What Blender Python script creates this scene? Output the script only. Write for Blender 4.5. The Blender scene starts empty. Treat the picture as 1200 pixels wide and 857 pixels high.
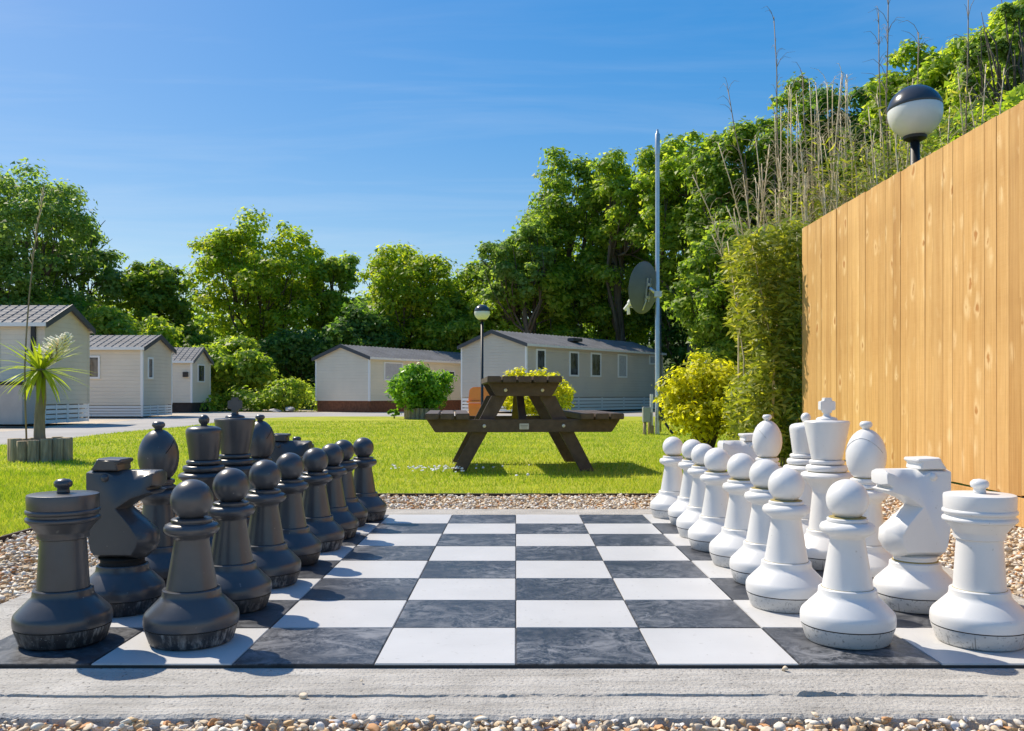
import bpy, bmesh, math, random
import numpy as np
from mathutils import Vector, Matrix

sc = bpy.context.scene
C = sc.collection
random.seed(7)
RNG = np.random.default_rng(11)
PI = math.pi
R = math.radians

# ------------------------------------------------------------------ camera, sky, sun, exposure
F = 1072.0 / 1200.0 * 36.0
FX, CX, CY, CAMH = 1072.0, 604.5, 462.0, 0.665      # focal length / vanishing point of the photograph (px), eye height above the board
cam_d = bpy.data.cameras.new('camera')
cam_d.sensor_width = 36
cam_d.lens = F
cam_d.shift_x = -4.5 / 1200
cam_d.shift_y = 33.5 / 1200
cam_d.clip_start = 0.05
cam_d.clip_end = 2000
cam = bpy.data.objects.new('camera', cam_d)
cam.location = (0, 0, CAMH)
cam.rotation_euler = (PI / 2, 0, 0)
C.objects.link(cam)
sc.camera = cam

SUN_EL, SUN_AZ = R(49), R(-50.8)                    # azimuth from +Y towards +X
world = bpy.data.worlds.new("World")
sc.world = world
world.use_nodes = True
wt = world.node_tree
sky = wt.nodes.new('ShaderNodeTexSky')
sky.sky_type = 'NISHITA'
sky.sun_disc = False
sky.sun_elevation = SUN_EL
sky.sun_rotation = SUN_AZ
sky.altitude = 0
sky.air_density = 1.0
sky.dust_density = 0.6
sky.ozone_density = 1.0
hs = wt.nodes.new('ShaderNodeHueSaturation')
hs.inputs['Hue'].default_value = 0.508
hs.inputs['Saturation'].default_value = 2.65
hs.inputs['Value'].default_value = 1.30
gm = wt.nodes.new('ShaderNodeGamma')                # a softer fall-off from horizon to zenith, the same all round
gm.inputs['Gamma'].default_value = 0.47
wt.links.new(sky.outputs[0], gm.inputs['Color'])
wt.links.new(gm.outputs[0], hs.inputs['Color'])
# faint cirrus wisps on a high flat layer, all over the sky
wtc = wt.nodes.new('ShaderNodeTexCoord'); wsx = wt.nodes.new('ShaderNodeSeparateXYZ'); wt.links.new(wtc.outputs['Generated'], wsx.inputs[0])
wmx = wt.nodes.new('ShaderNodeMath'); wmx.operation = 'MAXIMUM'; wmx.inputs[1].default_value = 0.10; wt.links.new(wsx.outputs[2], wmx.inputs[0])
wdx = wt.nodes.new('ShaderNodeMath'); wdx.operation = 'DIVIDE'; wt.links.new(wsx.outputs[0], wdx.inputs[0]); wt.links.new(wmx.outputs[0], wdx.inputs[1])
wdy = wt.nodes.new('ShaderNodeMath'); wdy.operation = 'DIVIDE'; wt.links.new(wsx.outputs[1], wdy.inputs[0]); wt.links.new(wmx.outputs[0], wdy.inputs[1])
wcb = wt.nodes.new('ShaderNodeCombineXYZ'); wt.links.new(wdx.outputs[0], wcb.inputs[0]); wt.links.new(wdy.outputs[0], wcb.inputs[1])
wmp = wt.nodes.new('ShaderNodeMapping'); wmp.inputs['Rotation'].default_value = (0, 0, R(35)); wmp.inputs['Scale'].default_value = (0.55, 1.9, 1); wt.links.new(wcb.outputs[0], wmp.inputs[0])
wno = wt.nodes.new('ShaderNodeTexNoise'); wno.inputs['Scale'].default_value = 0.9; wno.inputs['Detail'].default_value = 7; wno.inputs['Roughness'].default_value = 0.58; wno.inputs['Distortion'].default_value = 0.5; wt.links.new(wmp.outputs[0], wno.inputs['Vector'])
wrp = wt.nodes.new('ShaderNodeMapRange'); wrp.inputs['From Min'].default_value = 0.46; wrp.inputs['From Max'].default_value = 0.85; wrp.inputs['To Max'].default_value = 0.17; wt.links.new(wno.outputs['Fac'], wrp.inputs['Value'])
wmi = wt.nodes.new('ShaderNodeMix'); wmi.data_type = 'RGBA'; wt.links.new(wrp.outputs[0], wmi.inputs[0]); wt.links.new(hs.outputs[0], wmi.inputs[6]); wmi.inputs[7].default_value = (3.3, 3.45, 3.6, 1)
wt.links.new(wmi.outputs[2], wt.nodes['Background'].inputs[0])
wt.nodes['Background'].inputs[1].default_value = 0.12
sun_d = bpy.data.lights.new('sun', 'SUN')
sun_d.energy = 2.75
sun_d.angle = R(0.55)
sun_d.color = (1.0, 0.90, 0.75)
sun = bpy.data.objects.new('sun', sun_d)
sdir = Vector((math.sin(SUN_AZ) * math.cos(SUN_EL), math.cos(SUN_AZ) * math.cos(SUN_EL), math.sin(SUN_EL)))
sun.rotation_euler = sdir.to_track_quat('Z', 'Y').to_euler()
sun.location = (-20, 16, 30)
C.objects.link(sun)
sc.view_settings.view_transform = 'Standard'
sc.view_settings.look = 'None'
sc.view_settings.exposure = 1.14
sc.view_settings.gamma = 1.0
sc.cycles.max_bounces = 10
sc.cycles.diffuse_bounces = 8
sc.cycles.transparent_max_bounces = 6

# ------------------------------------------------------------------ ground shape
def sstep(t):
    t = np.clip(t, 0, 1)
    return t * t * (3 - 2 * t)

def gz(Y):
    return -0.045 - 0.175 * np.clip((np.asarray(Y, float) - 6.4) / 18.6, 0, 1)

def hill(X, Y):
    X = np.asarray(X, float); Y = np.asarray(Y, float)
    a = 8.0 * sstep((X - 9) / 22) * sstep((Y - 10) / 22)
    b = 4.0 * sstep((Y - 58) / 30)
    return a + b

def ground(X, Y):
    return float(gz(Y) + hill(X, Y))

def atpx(px, Y):
    return (px - CX) / FX * Y

def zpx(py, Y):
    return CAMH - (py - CY) / FX * Y

# ------------------------------------------------------------------ materials
class NT:
    def __init__(s, name):
        s.m = bpy.data.materials.new(name)
        s.m.use_nodes = True
        s.t = s.m.node_tree
        s.b = s.t.nodes['Principled BSDF']
        s.out = s.t.nodes['Material Output']

    def n(s, typ, **kw):
        x = s.t.nodes.new(typ)
        for k, v in kw.items():
            if k.startswith('i_'):
                x.inputs[k[2:].replace('_', ' ')].default_value = v
            else:
                setattr(x, k, v)
        return x

    def l(s, a, b):
        s.t.links.new(a, b)

    def coord(s, scale=(1, 1, 1), rnd=False, which='Object'):
        tc = s.n('ShaderNodeTexCoord')
        mp = s.n('ShaderNodeMapping')
        mp.inputs['Scale'].default_value = scale
        s.l(tc.outputs[which], mp.inputs['Vector'])
        if rnd:
            oi = s.n('ShaderNodeObjectInfo')
            mu = s.n('ShaderNodeVectorMath', operation='SCALE')
            cb = s.n('ShaderNodeCombineXYZ')
            s.l(oi.outputs['Random'], cb.inputs[0]); s.l(oi.outputs['Random'], cb.inputs[1]); s.l(oi.outputs['Random'], cb.inputs[2])
            s.l(cb.outputs[0], mu.inputs[0]); mu.inputs['Scale'].default_value = 37.0
            s.l(mu.outputs[0], mp.inputs['Location'])
        return mp.outputs[0]

    def noise(s, vec, scale, detail=4, rough=0.55, dist=0.0):
        x = s.n('ShaderNodeTexNoise')
        x.inputs['Scale'].default_value = scale
        x.inputs['Detail'].default_value = detail
        x.inputs['Roughness'].default_value = rough
        x.inputs['Distortion'].default_value = dist
        s.l(vec, x.inputs['Vector'])
        return x.outputs['Fac']

    def ramp(s, fac, stops):
        r = s.n('ShaderNodeValToRGB')
        e = r.color_ramp.elements
        while len(e) < len(stops):
            e.new(0.5)
        for q, (p, c) in zip(e, stops):
            q.position = p
            q.color = (*c, 1) if len(c) == 3 else c
        s.l(fac, r.inputs[0])
        return r.outputs[0]

    def mix(s, fac, a, b, mode='MIX'):
        x = s.n('ShaderNodeMix', data_type='RGBA', blend_type=mode)
        if hasattr(fac, 'node'):
            s.l(fac, x.inputs[0])
        else:
            x.inputs[0].default_value = fac
        for v, i in ((a, 6), (b, 7)):
            if hasattr(v, 'node'):
                s.l(v, x.inputs[i])
            else:
                x.inputs[i].default_value = (*v, 1)
        return x.outputs[2]

    def math(s, op, a, b=None):
        x = s.n('ShaderNodeMath', operation=op)
        for v, i in ((a, 0), (b, 1)):
            if v is None:
                continue
            if hasattr(v, 'node'):
                s.l(v, x.inputs[i])
            else:
                x.inputs[i].default_value = v
        return x.outputs[0]

    def col(s, c):
        if hasattr(c, 'node'):
            s.l(c, s.b.inputs['Base Color'])
        else:
            s.b.inputs['Base Color'].default_value = (*c, 1)

    def rough(s, r):
        if hasattr(r, 'node'):
            s.l(r, s.b.inputs['Roughness'])
        else:
            s.b.inputs['Roughness'].default_value = r

    def bump(s, h, strength=0.3, dist=0.01):
        x = s.n('ShaderNodeBump')
        x.inputs['Strength'].default_value = strength
        x.inputs['Distance'].default_value = dist
        s.l(h, x.inputs['Height'])
        s.l(x.outputs[0], s.b.inputs['Normal'])


def simple(name, c, rough=0.5, metal=0.0, var=0.0, vscale=20.0, bump=0.0, spec=0.5):
    k = NT(name)
    k.rough(rough)
    k.b.inputs['Metallic'].default_value = metal
    k.b.inputs['Specular IOR Level'].default_value = spec
    if var > 0 or bump > 0:
        v = k.coord(rnd=True)
        f = k.noise(v, vscale)
        lo = tuple(max(0, x * (1 - var)) for x in c)
        hi = tuple(min(1, x * (1 + var)) for x in c)
        k.col(k.ramp(f, [(0.3, lo), (0.7, hi)]))
        if bump:
            k.bump(f, bump, 0.01)
    else:
        k.col(c)
    return k.m


def leaf_mat(name, stops, transl=0.56, rough=0.5, tcol=None):
    """leaf: colour varies from leaf to leaf and from clump to clump (the leaves' own hues)"""
    k = NT(name)
    g = k.n('ShaderNodeNewGeometry')
    v = k.coord()
    f = k.noise(v, 0.55, 2)
    x = k.math('ADD', k.math('MULTIPLY', g.outputs['Random Per Island'], 0.55), k.math('MULTIPLY', f, 0.45))
    c = k.ramp(x, stops)
    k.col(c)
    k.rough(rough)
    k.b.inputs['Specular IOR Level'].default_value = 0.35
    tr = k.n('ShaderNodeBsdfTranslucent')
    tc = k.mix(1.0, c, tcol or (2.15, 2.1, 0.85), 'MULTIPLY')
    k.l(tc, tr.inputs['Color'])
    mx = k.n('ShaderNodeMixShader')
    mx.inputs[0].default_value = transl
    k.l(k.b.outputs[0], mx.inputs[1])
    k.l(tr.outputs[0], mx.inputs[2])
    k.l(mx.outputs[0], k.out.inputs['Surface'])
    return k.m


def bark_mat(name, c):
    k = NT(name)
    f = k.noise(k.coord((3, 3, 0.6)), 6, 5)
    k.col(k.ramp(f, [(0.3, tuple(x * 0.55 for x in c)), (0.7, c)]))
    k.rough(0.9)
    k.bump(f, 0.6, 0.03)
    return k.m


MAT = {}
# chess plastic
def black_plastic():
    k = NT('black_plastic')
    v = k.coord(rnd=True)
    f = k.noise(v, 7, 5)
    sc1 = k.ramp(k.noise(k.coord((26, 26, 5), rnd=True), 1.0, 4, 0.65, 0.8), [(0.70, (0, 0, 0)), (0.78, (.55, .55, .55))])
    sp1 = k.ramp(k.noise(v, 75, 2), [(0.74, (0, 0, 0)), (0.79, (.5, .5, .5))])
    k.col(k.mix(k.math('MAXIMUM', sc1, sp1), k.ramp(f, [(0.3, (0.043, 0.046, 0.052)), (0.75, (0.076, 0.080, 0.088))]), (0.34, 0.33, 0.31)))
    g = k.noise(v, 160, 2)
    k.rough(k.math('ADD', k.math('MULTIPLY', f, 0.16), 0.24))
    k.b.inputs['Specular IOR Level'].default_value = 0.62
    k.bump(g, 0.06, 0.002)
    return k.m
def black_ring():
    k = NT('scuffed_black_plastic')
    v = k.coord((55, 55, 7), rnd=True)
    f = k.noise(v, 1.0, 5, 0.7)
    v2 = k.coord((1, 1, 1), rnd=True)
    m = k.noise(v2, 9, 3)
    fac = k.math('MULTIPLY', k.ramp(f, [(0.48, (0, 0, 0)), (0.66, (1, 1, 1))]), k.ramp(m, [(0.36, (0, 0, 0)), (0.58, (.8, .8, .8))]))
    sp = k.ramp(k.noise(v2, 140, 2), [(0.66, (0, 0, 0)), (0.72, (.5, .5, .5))])
    fac = k.math('MAXIMUM', fac, sp)
    k.col(k.mix(fac, (0.022, 0.023, 0.026), (0.42, 0.40, 0.37)))
    k.rough(0.55)
    k.bump(f, 0.08, 0.002)
    return k.m
def white_plastic():
    k = NT('white_plastic')
    v = k.coord(rnd=True)
    f = k.noise(v, 6, 5)
    c = k.ramp(f, [(0.3, (0.69, 0.685, 0.67)), (0.7, (0.75, 0.745, 0.73))])
    sp = k.ramp(k.noise(v, 95, 2), [(0.72, (0, 0, 0)), (0.76, (.5, .5, .5))])
    k.col(k.mix(sp, c, (0.45, 0.43, 0.38)))
    k.rough(k.math('ADD', k.math('MULTIPLY', f, 0.15), 0.28))
    k.bump(k.noise(v, 170, 2), 0.05, 0.002)
    return k.m
def white_ring():
    k = NT('dirty_white_plastic')
    v = k.coord(rnd=True)
    f = k.noise(v, 5, 4)
    c = k.ramp(f, [(0.3, (0.48, 0.475, 0.46)), (0.7, (0.62, 0.615, 0.60))])
    sp = k.ramp(k.noise(v, 120, 3, 0.7), [(0.58, (0, 0, 0)), (0.66, (.8, .8, .8))])
    sc2 = k.ramp(k.noise(k.coord((30, 30, 9), rnd=True), 1.3, 4, 0.6, 1.5), [(0.62, (0, 0, 0)), (0.68, (.9, .9, .9))])
    fac = k.math('MAXIMUM', sp, sc2)
    k.col(k.mix(fac, c, (0.20, 0.20, 0.19)))
    k.rough(0.55)
    k.bump(k.noise(v, 120, 3), 0.1, 0.002)
    return k.m
MAT['black'] = black_plastic(); MAT['black_ring'] = black_ring()
MAT['white'] = white_plastic(); MAT['white_ring'] = white_ring()
MAT['seam_gold'] = simple('seam_grime', (0.30, 0.24, 0.08), 0.7)
MAT['seam_dark'] = simple('seam_dark', (0.008, 0.008, 0.008), 0.8)

def black_tile():
    k = NT('black_tile')
    v = k.coord(rnd=True)
    f = k.noise(v, 9, 7, 0.72, 2.2)
    g = k.noise(v, 26, 6, 0.7, 3.0)
    m = k.noise(v, 3.2, 3)
    sm = k.ramp(f, [(0.44, (0, 0, 0)), (0.62, (1, 1, 1))])
    sm2 = k.ramp(g, [(0.50, (0, 0, 0)), (0.64, (.9, .9, .9))])
    fac = k.math('MULTIPLY', k.math('MAXIMUM', sm, sm2), k.ramp(m, [(0.34, (.12, .12, .12)), (0.68, (.85, .85, .85))]))
    k.col(k.mix(fac, (0.026, 0.029, 0.036), (0.25, 0.255, 0.27)))
    k.rough(k.math('ADD', k.math('MULTIPLY', f, 0.28), 0.26))
    k.bump(g, 0.10, 0.003)
    return k.m
def white_tile():
    k = NT('white_tile')
    v = k.coord(rnd=True)
    f = k.noise(v, 4, 5)
    c = k.ramp(f, [(0.3, (0.52, 0.515, 0.505)), (0.7, (0.58, 0.575, 0.565))])
    sp = k.ramp(k.noise(v, 60, 3), [(0.66, (0, 0, 0)), (0.74, (.7, .7, .7))])
    scu = k.ramp(k.noise(k.coord((14, 3, 3), rnd=True), 2.2, 6, 0.7, 1.5), [(0.60, (0, 0, 0)), (0.74, (.35, .35, .35))])
    c = k.mix(scu, c, (0.40, 0.39, 0.37))
    k.col(k.mix(sp, c, (0.36, 0.34, 0.31)))
    k.rough(0.38)
    k.bump(k.noise(v, 30, 3), 0.05, 0.002)
    return k.m
MAT['black_tile'] = black_tile(); MAT['white_tile'] = white_tile()

def concrete():
    k = NT('concrete')
    v = k.coord()
    f = k.noise(v, 5, 8, 0.65)
    st = k.noise(k.coord((3.0, 26, 26)), 1.2, 5, 0.6)
    p = k.noise(v, 110, 3, 0.6)
    c = k.ramp(f, [(0.25, (0.26, 0.245, 0.22)), (0.55, (0.43, 0.41, 0.375)), (0.8, (0.58, 0.56, 0.52))])
    c = k.mix(0.35, c, k.ramp(st, [(0.3, (0.20, 0.19, 0.17)), (0.7, (0.60, 0.585, 0.55))]))
    pit = k.ramp(p, [(0.30, (1, 1, 1)), (0.40, (0, 0, 0))])
    c = k.mix(pit, c, (0.12, 0.11, 0.10))
    k.col(c)
    k.rough(0.92)
    h = k.math('ADD', k.math('MULTIPLY', st, 0.7), k.math('MULTIPLY', p, 0.5))
    k.bump(h, 1.0, 0.012)
    return k.m
MAT['concrete'] = concrete()
MAT['board_base'] = simple('board_base', (0.035, 0.032, 0.03), 0.8, var=0.3)

def stone_mat():
    k = NT('gravel_stone')
    g = k.n('ShaderNodeNewGeometry')
    r = k.ramp(g.outputs['Random Per Island'], [(0.0, (0.77, 0.72, 0.63)), (0.18, (0.64, 0.52, 0.36)), (0.36, (0.78, 0.77, 0.68)), (0.50, (0.62, 0.42, 0.22)),
                                                  (0.64, (0.57, 0.26, 0.09)), (0.72, (0.69, 0.59, 0.45)), (0.86, (0.37, 0.32, 0.26)), (0.92, (0.78, 0.78, 0.77))])
    k.t.nodes[-1].color_ramp.interpolation = 'CONSTANT'
    f = k.noise(k.coord(), 120, 4)
    k.col(k.mix(k.math('MULTIPLY', f, 0.5), r, (0.50, 0.37, 0.23)))
    k.rough(0.75)
    k.bump(f, 0.25, 0.003)
    return k.m
MAT['stone'] = stone_mat()
def gravel_bed():
    k = NT('gravel_bed')
    v = k.n('ShaderNodeTexVoronoi'); v.inputs['Scale'].default_value = 55
    k.l(k.coord(), v.inputs['Vector'])
    k.col(k.ramp(v.outputs['Distance'], [(0.0, (0.50, 0.42, 0.32)), (0.6, (0.26, 0.20, 0.14))]))
    k.rough(0.95)
    return k.m
MAT['gravel_bed'] = gravel_bed()

def lawn_mat():
    k = NT('lawn')
    v = k.coord()
    a = k.noise(v, 0.9, 4)
    b = k.noise(k.coord((1, 1, 1)), 14, 5, 0.7)
    c = k.ramp(k.math('ADD', k.math('MULTIPLY', a, 0.6), k.math('MULTIPLY', b, 0.4)),
               [(0.32, (0.20, 0.26, 0.014)), (0.5, (0.34, 0.37, 0.028)), (0.68, (0.48, 0.46, 0.075))])
    k.col(c)
    k.rough(0.85)
    k.b.inputs['Specular IOR Level'].default_value = 0.15
    k.bump(b, 0.5, 0.03)
    return k.m
MAT['lawn'] = lawn_mat()
def blade_mat():
    k = NT('grass_blade')
    g = k.n('ShaderNodeNewGeometry')
    a = k.noise(k.coord(), 0.7, 6, 0.7)
    x = k.math('ADD', k.math('MULTIPLY', a, 0.8), k.math('MULTIPLY', g.outputs['Random Per Island'], 0.35))
    x = k.math('SUBTRACT', x, 0.06)
    c = k.ramp(x, [(0.22, (0.11, 0.23, 0.014)), (0.48, (0.26, 0.36, 0.032)), (0.75, (0.52, 0.50, 0.12))])
    k.col(c); k.rough(0.6)
    k.b.inputs['Specular IOR Level'].default_value = 0.2
    tr = k.n('ShaderNodeBsdfTranslucent')
    k.l(k.mix(1.0, c, (1.8, 1.8, 0.6), 'MULTIPLY'), tr.inputs['Color'])
    mx = k.n('ShaderNodeMixShader'); mx.inputs[0].default_value = 0.4
    k.l(k.b.outputs[0], mx.inputs[1]); k.l(tr.outputs[0], mx.inputs[2]); k.l(mx.outputs[0], k.out.inputs['Surface'])
    return k.m
MAT['blade'] = blade_mat()
def terrain_mat():
    k = NT('terrain_soil')
    v = k.coord()
    a = k.noise(v, 0.35, 5)
    b = k.noise(v, 9, 5)
    k.col(k.ramp(k.math('ADD', k.math('MULTIPLY', a, 0.6), k.math('MULTIPLY', b, 0.4)),
                 [(0.35, (0.03, 0.045, 0.012)), (0.6, (0.07, 0.09, 0.025))]))
    k.rough(0.95); k.bump(b, 0.6, 0.05)
    return k.m
MAT['terrain'] = terrain_mat()
def asphalt():
    k = NT('pale_worn_asphalt')
    v = k.coord()
    a = k.noise(v, 0.5, 5); b = k.noise(v, 60, 3)
    c = k.ramp(a, [(0.3, (0.32, 0.305, 0.29)), (0.7, (0.42, 0.405, 0.385))])
    k.col(k.mix(k.math('MULTIPLY', b, 0.3), c, (0.22, 0.21, 0.20)))
    k.rough(0.9); k.bump(b, 0.3, 0.01)
    return k.m
MAT['asphalt'] = asphalt()
def pale_gravel():
    k = NT('pale_gravel')
    v = k.coord()
    a = k.noise(v, 1.2, 4); b = k.noise(v, 30, 3)
    k.col(k.ramp(k.math('ADD', k.math('MULTIPLY', a, 0.5), k.math('MULTIPLY', b, 0.5)), [(0.35, (0.38, 0.31, 0.23)), (0.65, (0.56, 0.48, 0.38))]))
    k.rough(0.95); k.bump(b, 0.5, 0.02)
    return k.m
MAT['pale_gravel'] = pale_gravel()
MAT['paving'] = simple('pale_paving', (0.52, 0.47, 0.40), 0.9, var=0.15, vscale=3)

def fence_wood():
    k = NT('fence_wood')
    v = k.coord((1, 1, 1), rnd=True)
    oi = k.n('ShaderNodeObjectInfo')
    gr = k.noise(k.coord((75, 75, 1.6), rnd=True), 1.0, 5, 0.62, 1.2)
    big = k.noise(k.coord((16, 16, 0.45), rnd=True), 1.0, 3)
    saw = k.noise(k.coord((4, 4, 160), rnd=True), 1.0, 2)
    c = k.ramp(gr, [(0.32, (0.46, 0.225, 0.050)), (0.50, (0.64, 0.365, 0.110)), (0.68, (0.76, 0.50, 0.195))])
    c = k.mix(0.45, c, k.ramp(big, [(0.3, (0.46, 0.235, 0.055)), (0.7, (0.74, 0.50, 0.22))]))
    c = k.mix(k.math('MULTIPLY', saw, 0.30), c, (0.78, 0.54, 0.26))
    tint = k.ramp(oi.outputs['Random'], [(0.0, (0.78, 0.71, 0.60)), (0.3, (1, 0.96, 0.90)), (0.6, (0.88, 0.84, 0.78)), (1.0, (1.08, 1.08, 1.08))])
    c = k.mix(1.0, c, tint, 'MULTIPLY')
    stain = k.noise(k.coord((2.2, 2.2, 0.9)), 1.6, 5, 0.6)
    c = k.mix(1.0, c, k.ramp(stain, [(0.35, (0.90, 0.86, 0.79)), (0.6, (1.06, 1.06, 1.07))]), 'MULTIPLY')
    wv = k.coord((1, 1, 1), rnd=True)
    wn = k.n('ShaderNodeTexNoise'); wn.inputs['Scale'].default_value = 11; wn.inputs['Detail'].default_value = 3
    k.l(wv, wn.inputs['Vector'])
    sub = k.n('ShaderNodeVectorMath', operation='MULTIPLY_ADD')
    k.l(wn.outputs['Color'], sub.inputs[0]); sub.inputs[1].default_value = (0.06, 0.06, 0.10)
    k.l(wv, sub.inputs[2])
    sc_ = k.n('ShaderNodeVectorMath', operation='MULTIPLY'); k.l(sub.outputs[0], sc_.inputs[0]); sc_.inputs[1].default_value = (8.5, 8.5, 4.6)
    vo = k.n('ShaderNodeTexVoronoi'); vo.inputs['Scale'].default_value = 1.0
    k.l(sc_.outputs[0], vo.inputs['Vector'])
    sep = k.n('ShaderNodeSeparateColor'); k.l(vo.outputs['Color'], sep.inputs[0])
    dd = k.math('ADD', vo.outputs['Distance'], k.math('MULTIPLY', sep.outputs[0], 0.16))
    kn = k.ramp(dd, [(0.14, (1, 1, 1)), (0.21, (0, 0, 0))])
    halo = k.ramp(dd, [(0.16, (0, 0, 0)), (0.24, (.8, .8, .8)), (0.46, (0, 0, 0))])
    gate = k.ramp(sep.outputs[1], [(0.42, (0, 0, 0)), (0.5, (1, 1, 1))])
    halo = k.math('MULTIPLY', halo, gate); kn = k.math('MULTIPLY', kn, gate)
    c = k.mix(k.math('MULTIPLY', halo, k.ramp(gr, [(0.4, (0.2, 0.2, 0.2)), (0.6, (1, 1, 1))])), c, (0.84, 0.62, 0.32))
    c = k.mix(k.math('MULTIPLY', kn, k.math('ADD', gr, 0.2)), c, (0.40, 0.15, 0.025))
    k.col(c)
    k.rough(0.7)
    k.bump(gr, 0.25, 0.004)
    return k.m
MAT['fence'] = fence_wood()
def grey_timber():
    k = NT('weathered_timber')
    f = k.noise(k.coord((10, 10, 1.5), rnd=True), 4, 5)
    k.col(k.ramp(f, [(0.3, (0.20, 0.15, 0.085)), (0.7, (0.48, 0.38, 0.25))]))
    k.rough(0.9); k.bump(f, 0.5, 0.01)
    return k.m
MAT['timber'] = grey_timber()
def recycled():
    k = NT('brown_recycled_plastic')
    f = k.noise(k.coord((2, 2, 2), rnd=True), 9, 5)
    p = k.noise(k.coord(rnd=True), 120, 2)
    k.col(k.ramp(f, [(0.3, (0.062, 0.042, 0.031)), (0.7, (0.105, 0.076, 0.058))]))
    k.rough(0.62); k.bump(p, 0.25, 0.003)
    return k.m
MAT['recycled'] = recycled()
MAT['bolt_white'] = simple('white_bolt_cap', (0.7, 0.7, 0.68), 0.4)
MAT['plate'] = simple('engraved_metal_plate', (0.55, 0.55, 0.54), 0.4, 0.3)
MAT['plate_line'] = simple('plate_engraving', (0.22, 0.22, 0.22), 0.6)

def cladding(name, c):
    """clapboard: fine shadow-line relief every 0.13 m"""
    k = NT(name)
    tc = k.n('ShaderNodeTexCoord'); sx = k.n('ShaderNodeSeparateXYZ'); k.l(tc.outputs['Object'], sx.inputs[0])
    fr = k.math('FRACT', k.math('MULTIPLY', sx.outputs[2], 1 / 0.14))
    f = k.noise(k.coord(), 0.8, 4)
    cc = k.ramp(f, [(0.3, tuple(x * 0.94 for x in c)), (0.7, tuple(min(1, x * 1.05) for x in c))])
    k.col(cc)
    k.rough(0.6)
    k.bump(k.math('SUBTRACT', 1.0, fr), 1.0, 0.018)
    return k.m
MAT['clad_beige'] = cladding('beige_cladding', (0.74, 0.61, 0.46))  # same beige walls, darkened for gable ends in shade; the shade is in the colour
MAT['clad_beige_light'] = cladding('light_beige_cladding', (0.83, 0.71, 0.55))
MAT['clad_cream'] = cladding('cream_cladding', (0.86, 0.76, 0.56))
MAT['clad_taupe'] = cladding('taupe_cladding', (0.66, 0.57, 0.46))
MAT['trim_white'] = simple('white_trim', (0.84, 0.83, 0.80), 0.45)
MAT['trim_dark'] = simple('dark_grey_bargeboard', (0.055, 0.06, 0.07), 0.5)
MAT['grey_panel'] = simple('grey_panel', (0.46, 0.42, 0.38), 0.6, var=0.08, vscale=3)
MAT['skirt_red'] = simple('red_brown_brick_skirt', (0.20, 0.075, 0.035), 0.85, var=0.3, vscale=9)
MAT['skirt_brown'] = simple('dark_brown_skirt', (0.055, 0.035, 0.028), 0.8, var=0.3, vscale=5)
def roof_mat():
    k = NT('grey_metal_roof')
    f = k.noise(k.coord(), 1.5, 4)
    k.col(k.ramp(f, [(0.3, (0.13, 0.13, 0.135)), (0.7, (0.20, 0.20, 0.205))]))
    k.rough(0.7)
    k.b.inputs['Specular IOR Level'].default_value = 0.2
    return k.m
MAT['roof'] = roof_mat()
def glass_dark():
    k = NT('window_glass')
    f = k.noise(k.coord((3, 3, 1)), 1.6, 2)
    k.col(k.ramp(f, [(0.4, (0.02, 0.025, 0.025)), (0.6, (0.10, 0.11, 0.115))]))
    k.rough(0.06)
    k.b.inputs['Specular IOR Level'].default_value = 0.8
    return k.m
MAT['glass'] = glass_dark()
MAT['curtain'] = simple('net_curtain_pane', (0.42, 0.44, 0.48), 0.25, var=0.12, vscale=8)
MAT['black_metal'] = simple('black_metal', (0.015, 0.016, 0.018), 0.45)
MAT['globe_white'] = simple('opal_globe', (0.72, 0.73, 0.70), 0.22)
MAT['globe_cap'] = simple('dark_globe_cap', (0.045, 0.052, 0.065), 0.22)
MAT['galv'] = simple('galvanised_steel', (0.55, 0.57, 0.59), 0.35, 0.7, var=0.1, vscale=8)
MAT['dish'] = simple('grey_dish', (0.10, 0.118, 0.135), 0.6, 0.0, var=0.1, vscale=4)
MAT['orange'] = simple('orange_plastic', (0.98, 0.27, 0.075), 0.4, var=0.06, vscale=4)
MAT['box_grey'] = simple('grey_box', (0.30, 0.32, 0.31), 0.5, var=0.1)
MAT['box_green'] = simple('dark_green_box', (0.055, 0.075, 0.055), 0.5, var=0.1)
MAT['soil'] = simple('soil', (0.06, 0.045, 0.03), 0.95, var=0.3, bump=0.5)
MAT['rock'] = simple('pale_rock', (0.42, 0.39, 0.35), 0.85, var=0.2, bump=0.4, vscale=8)
MAT['petal'] = simple('white_petal', (0.8, 0.8, 0.78), 0.6)
MAT['bark'] = bark_mat('bark', (0.14, 0.115, 0.085))
MAT['bark_pale'] = bark_mat('pale_bark', (0.26, 0.22, 0.16))
MAT['palm_trunk'] = bark_mat('palm_trunk', (0.34, 0.28, 0.19))
MAT['cane_dry'] = simple('dry_cane', (0.66, 0.54, 0.34), 0.7, var=0.25, vscale=3)
MAT['cane_grey'] = simple('grey_cane', (0.24, 0.19, 0.13), 0.75, var=0.2, vscale=3)
MAT['plume'] = simple('cream_flower', (0.90, 0.84, 0.62), 0.7)
MAT['leaf_oak'] = leaf_mat('oak_leaf', [(0.2, (0.077, 0.144, 0.024)), (0.5, (0.169, 0.274, 0.043)), (0.8, (0.329, 0.394, 0.065))])
MAT['leaf_gold'] = leaf_mat('young_oak_leaf', [(0.2, (0.111, 0.196, 0.020)), (0.5, (0.245, 0.345, 0.029)), (0.8, (0.468, 0.479, 0.054))])
MAT['leaf_bright'] = leaf_mat('bright_leaf', [(0.2, (0.105, 0.188, 0.027)), (0.5, (0.239, 0.344, 0.049)), (0.8, (0.436, 0.487, 0.078))])
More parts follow.
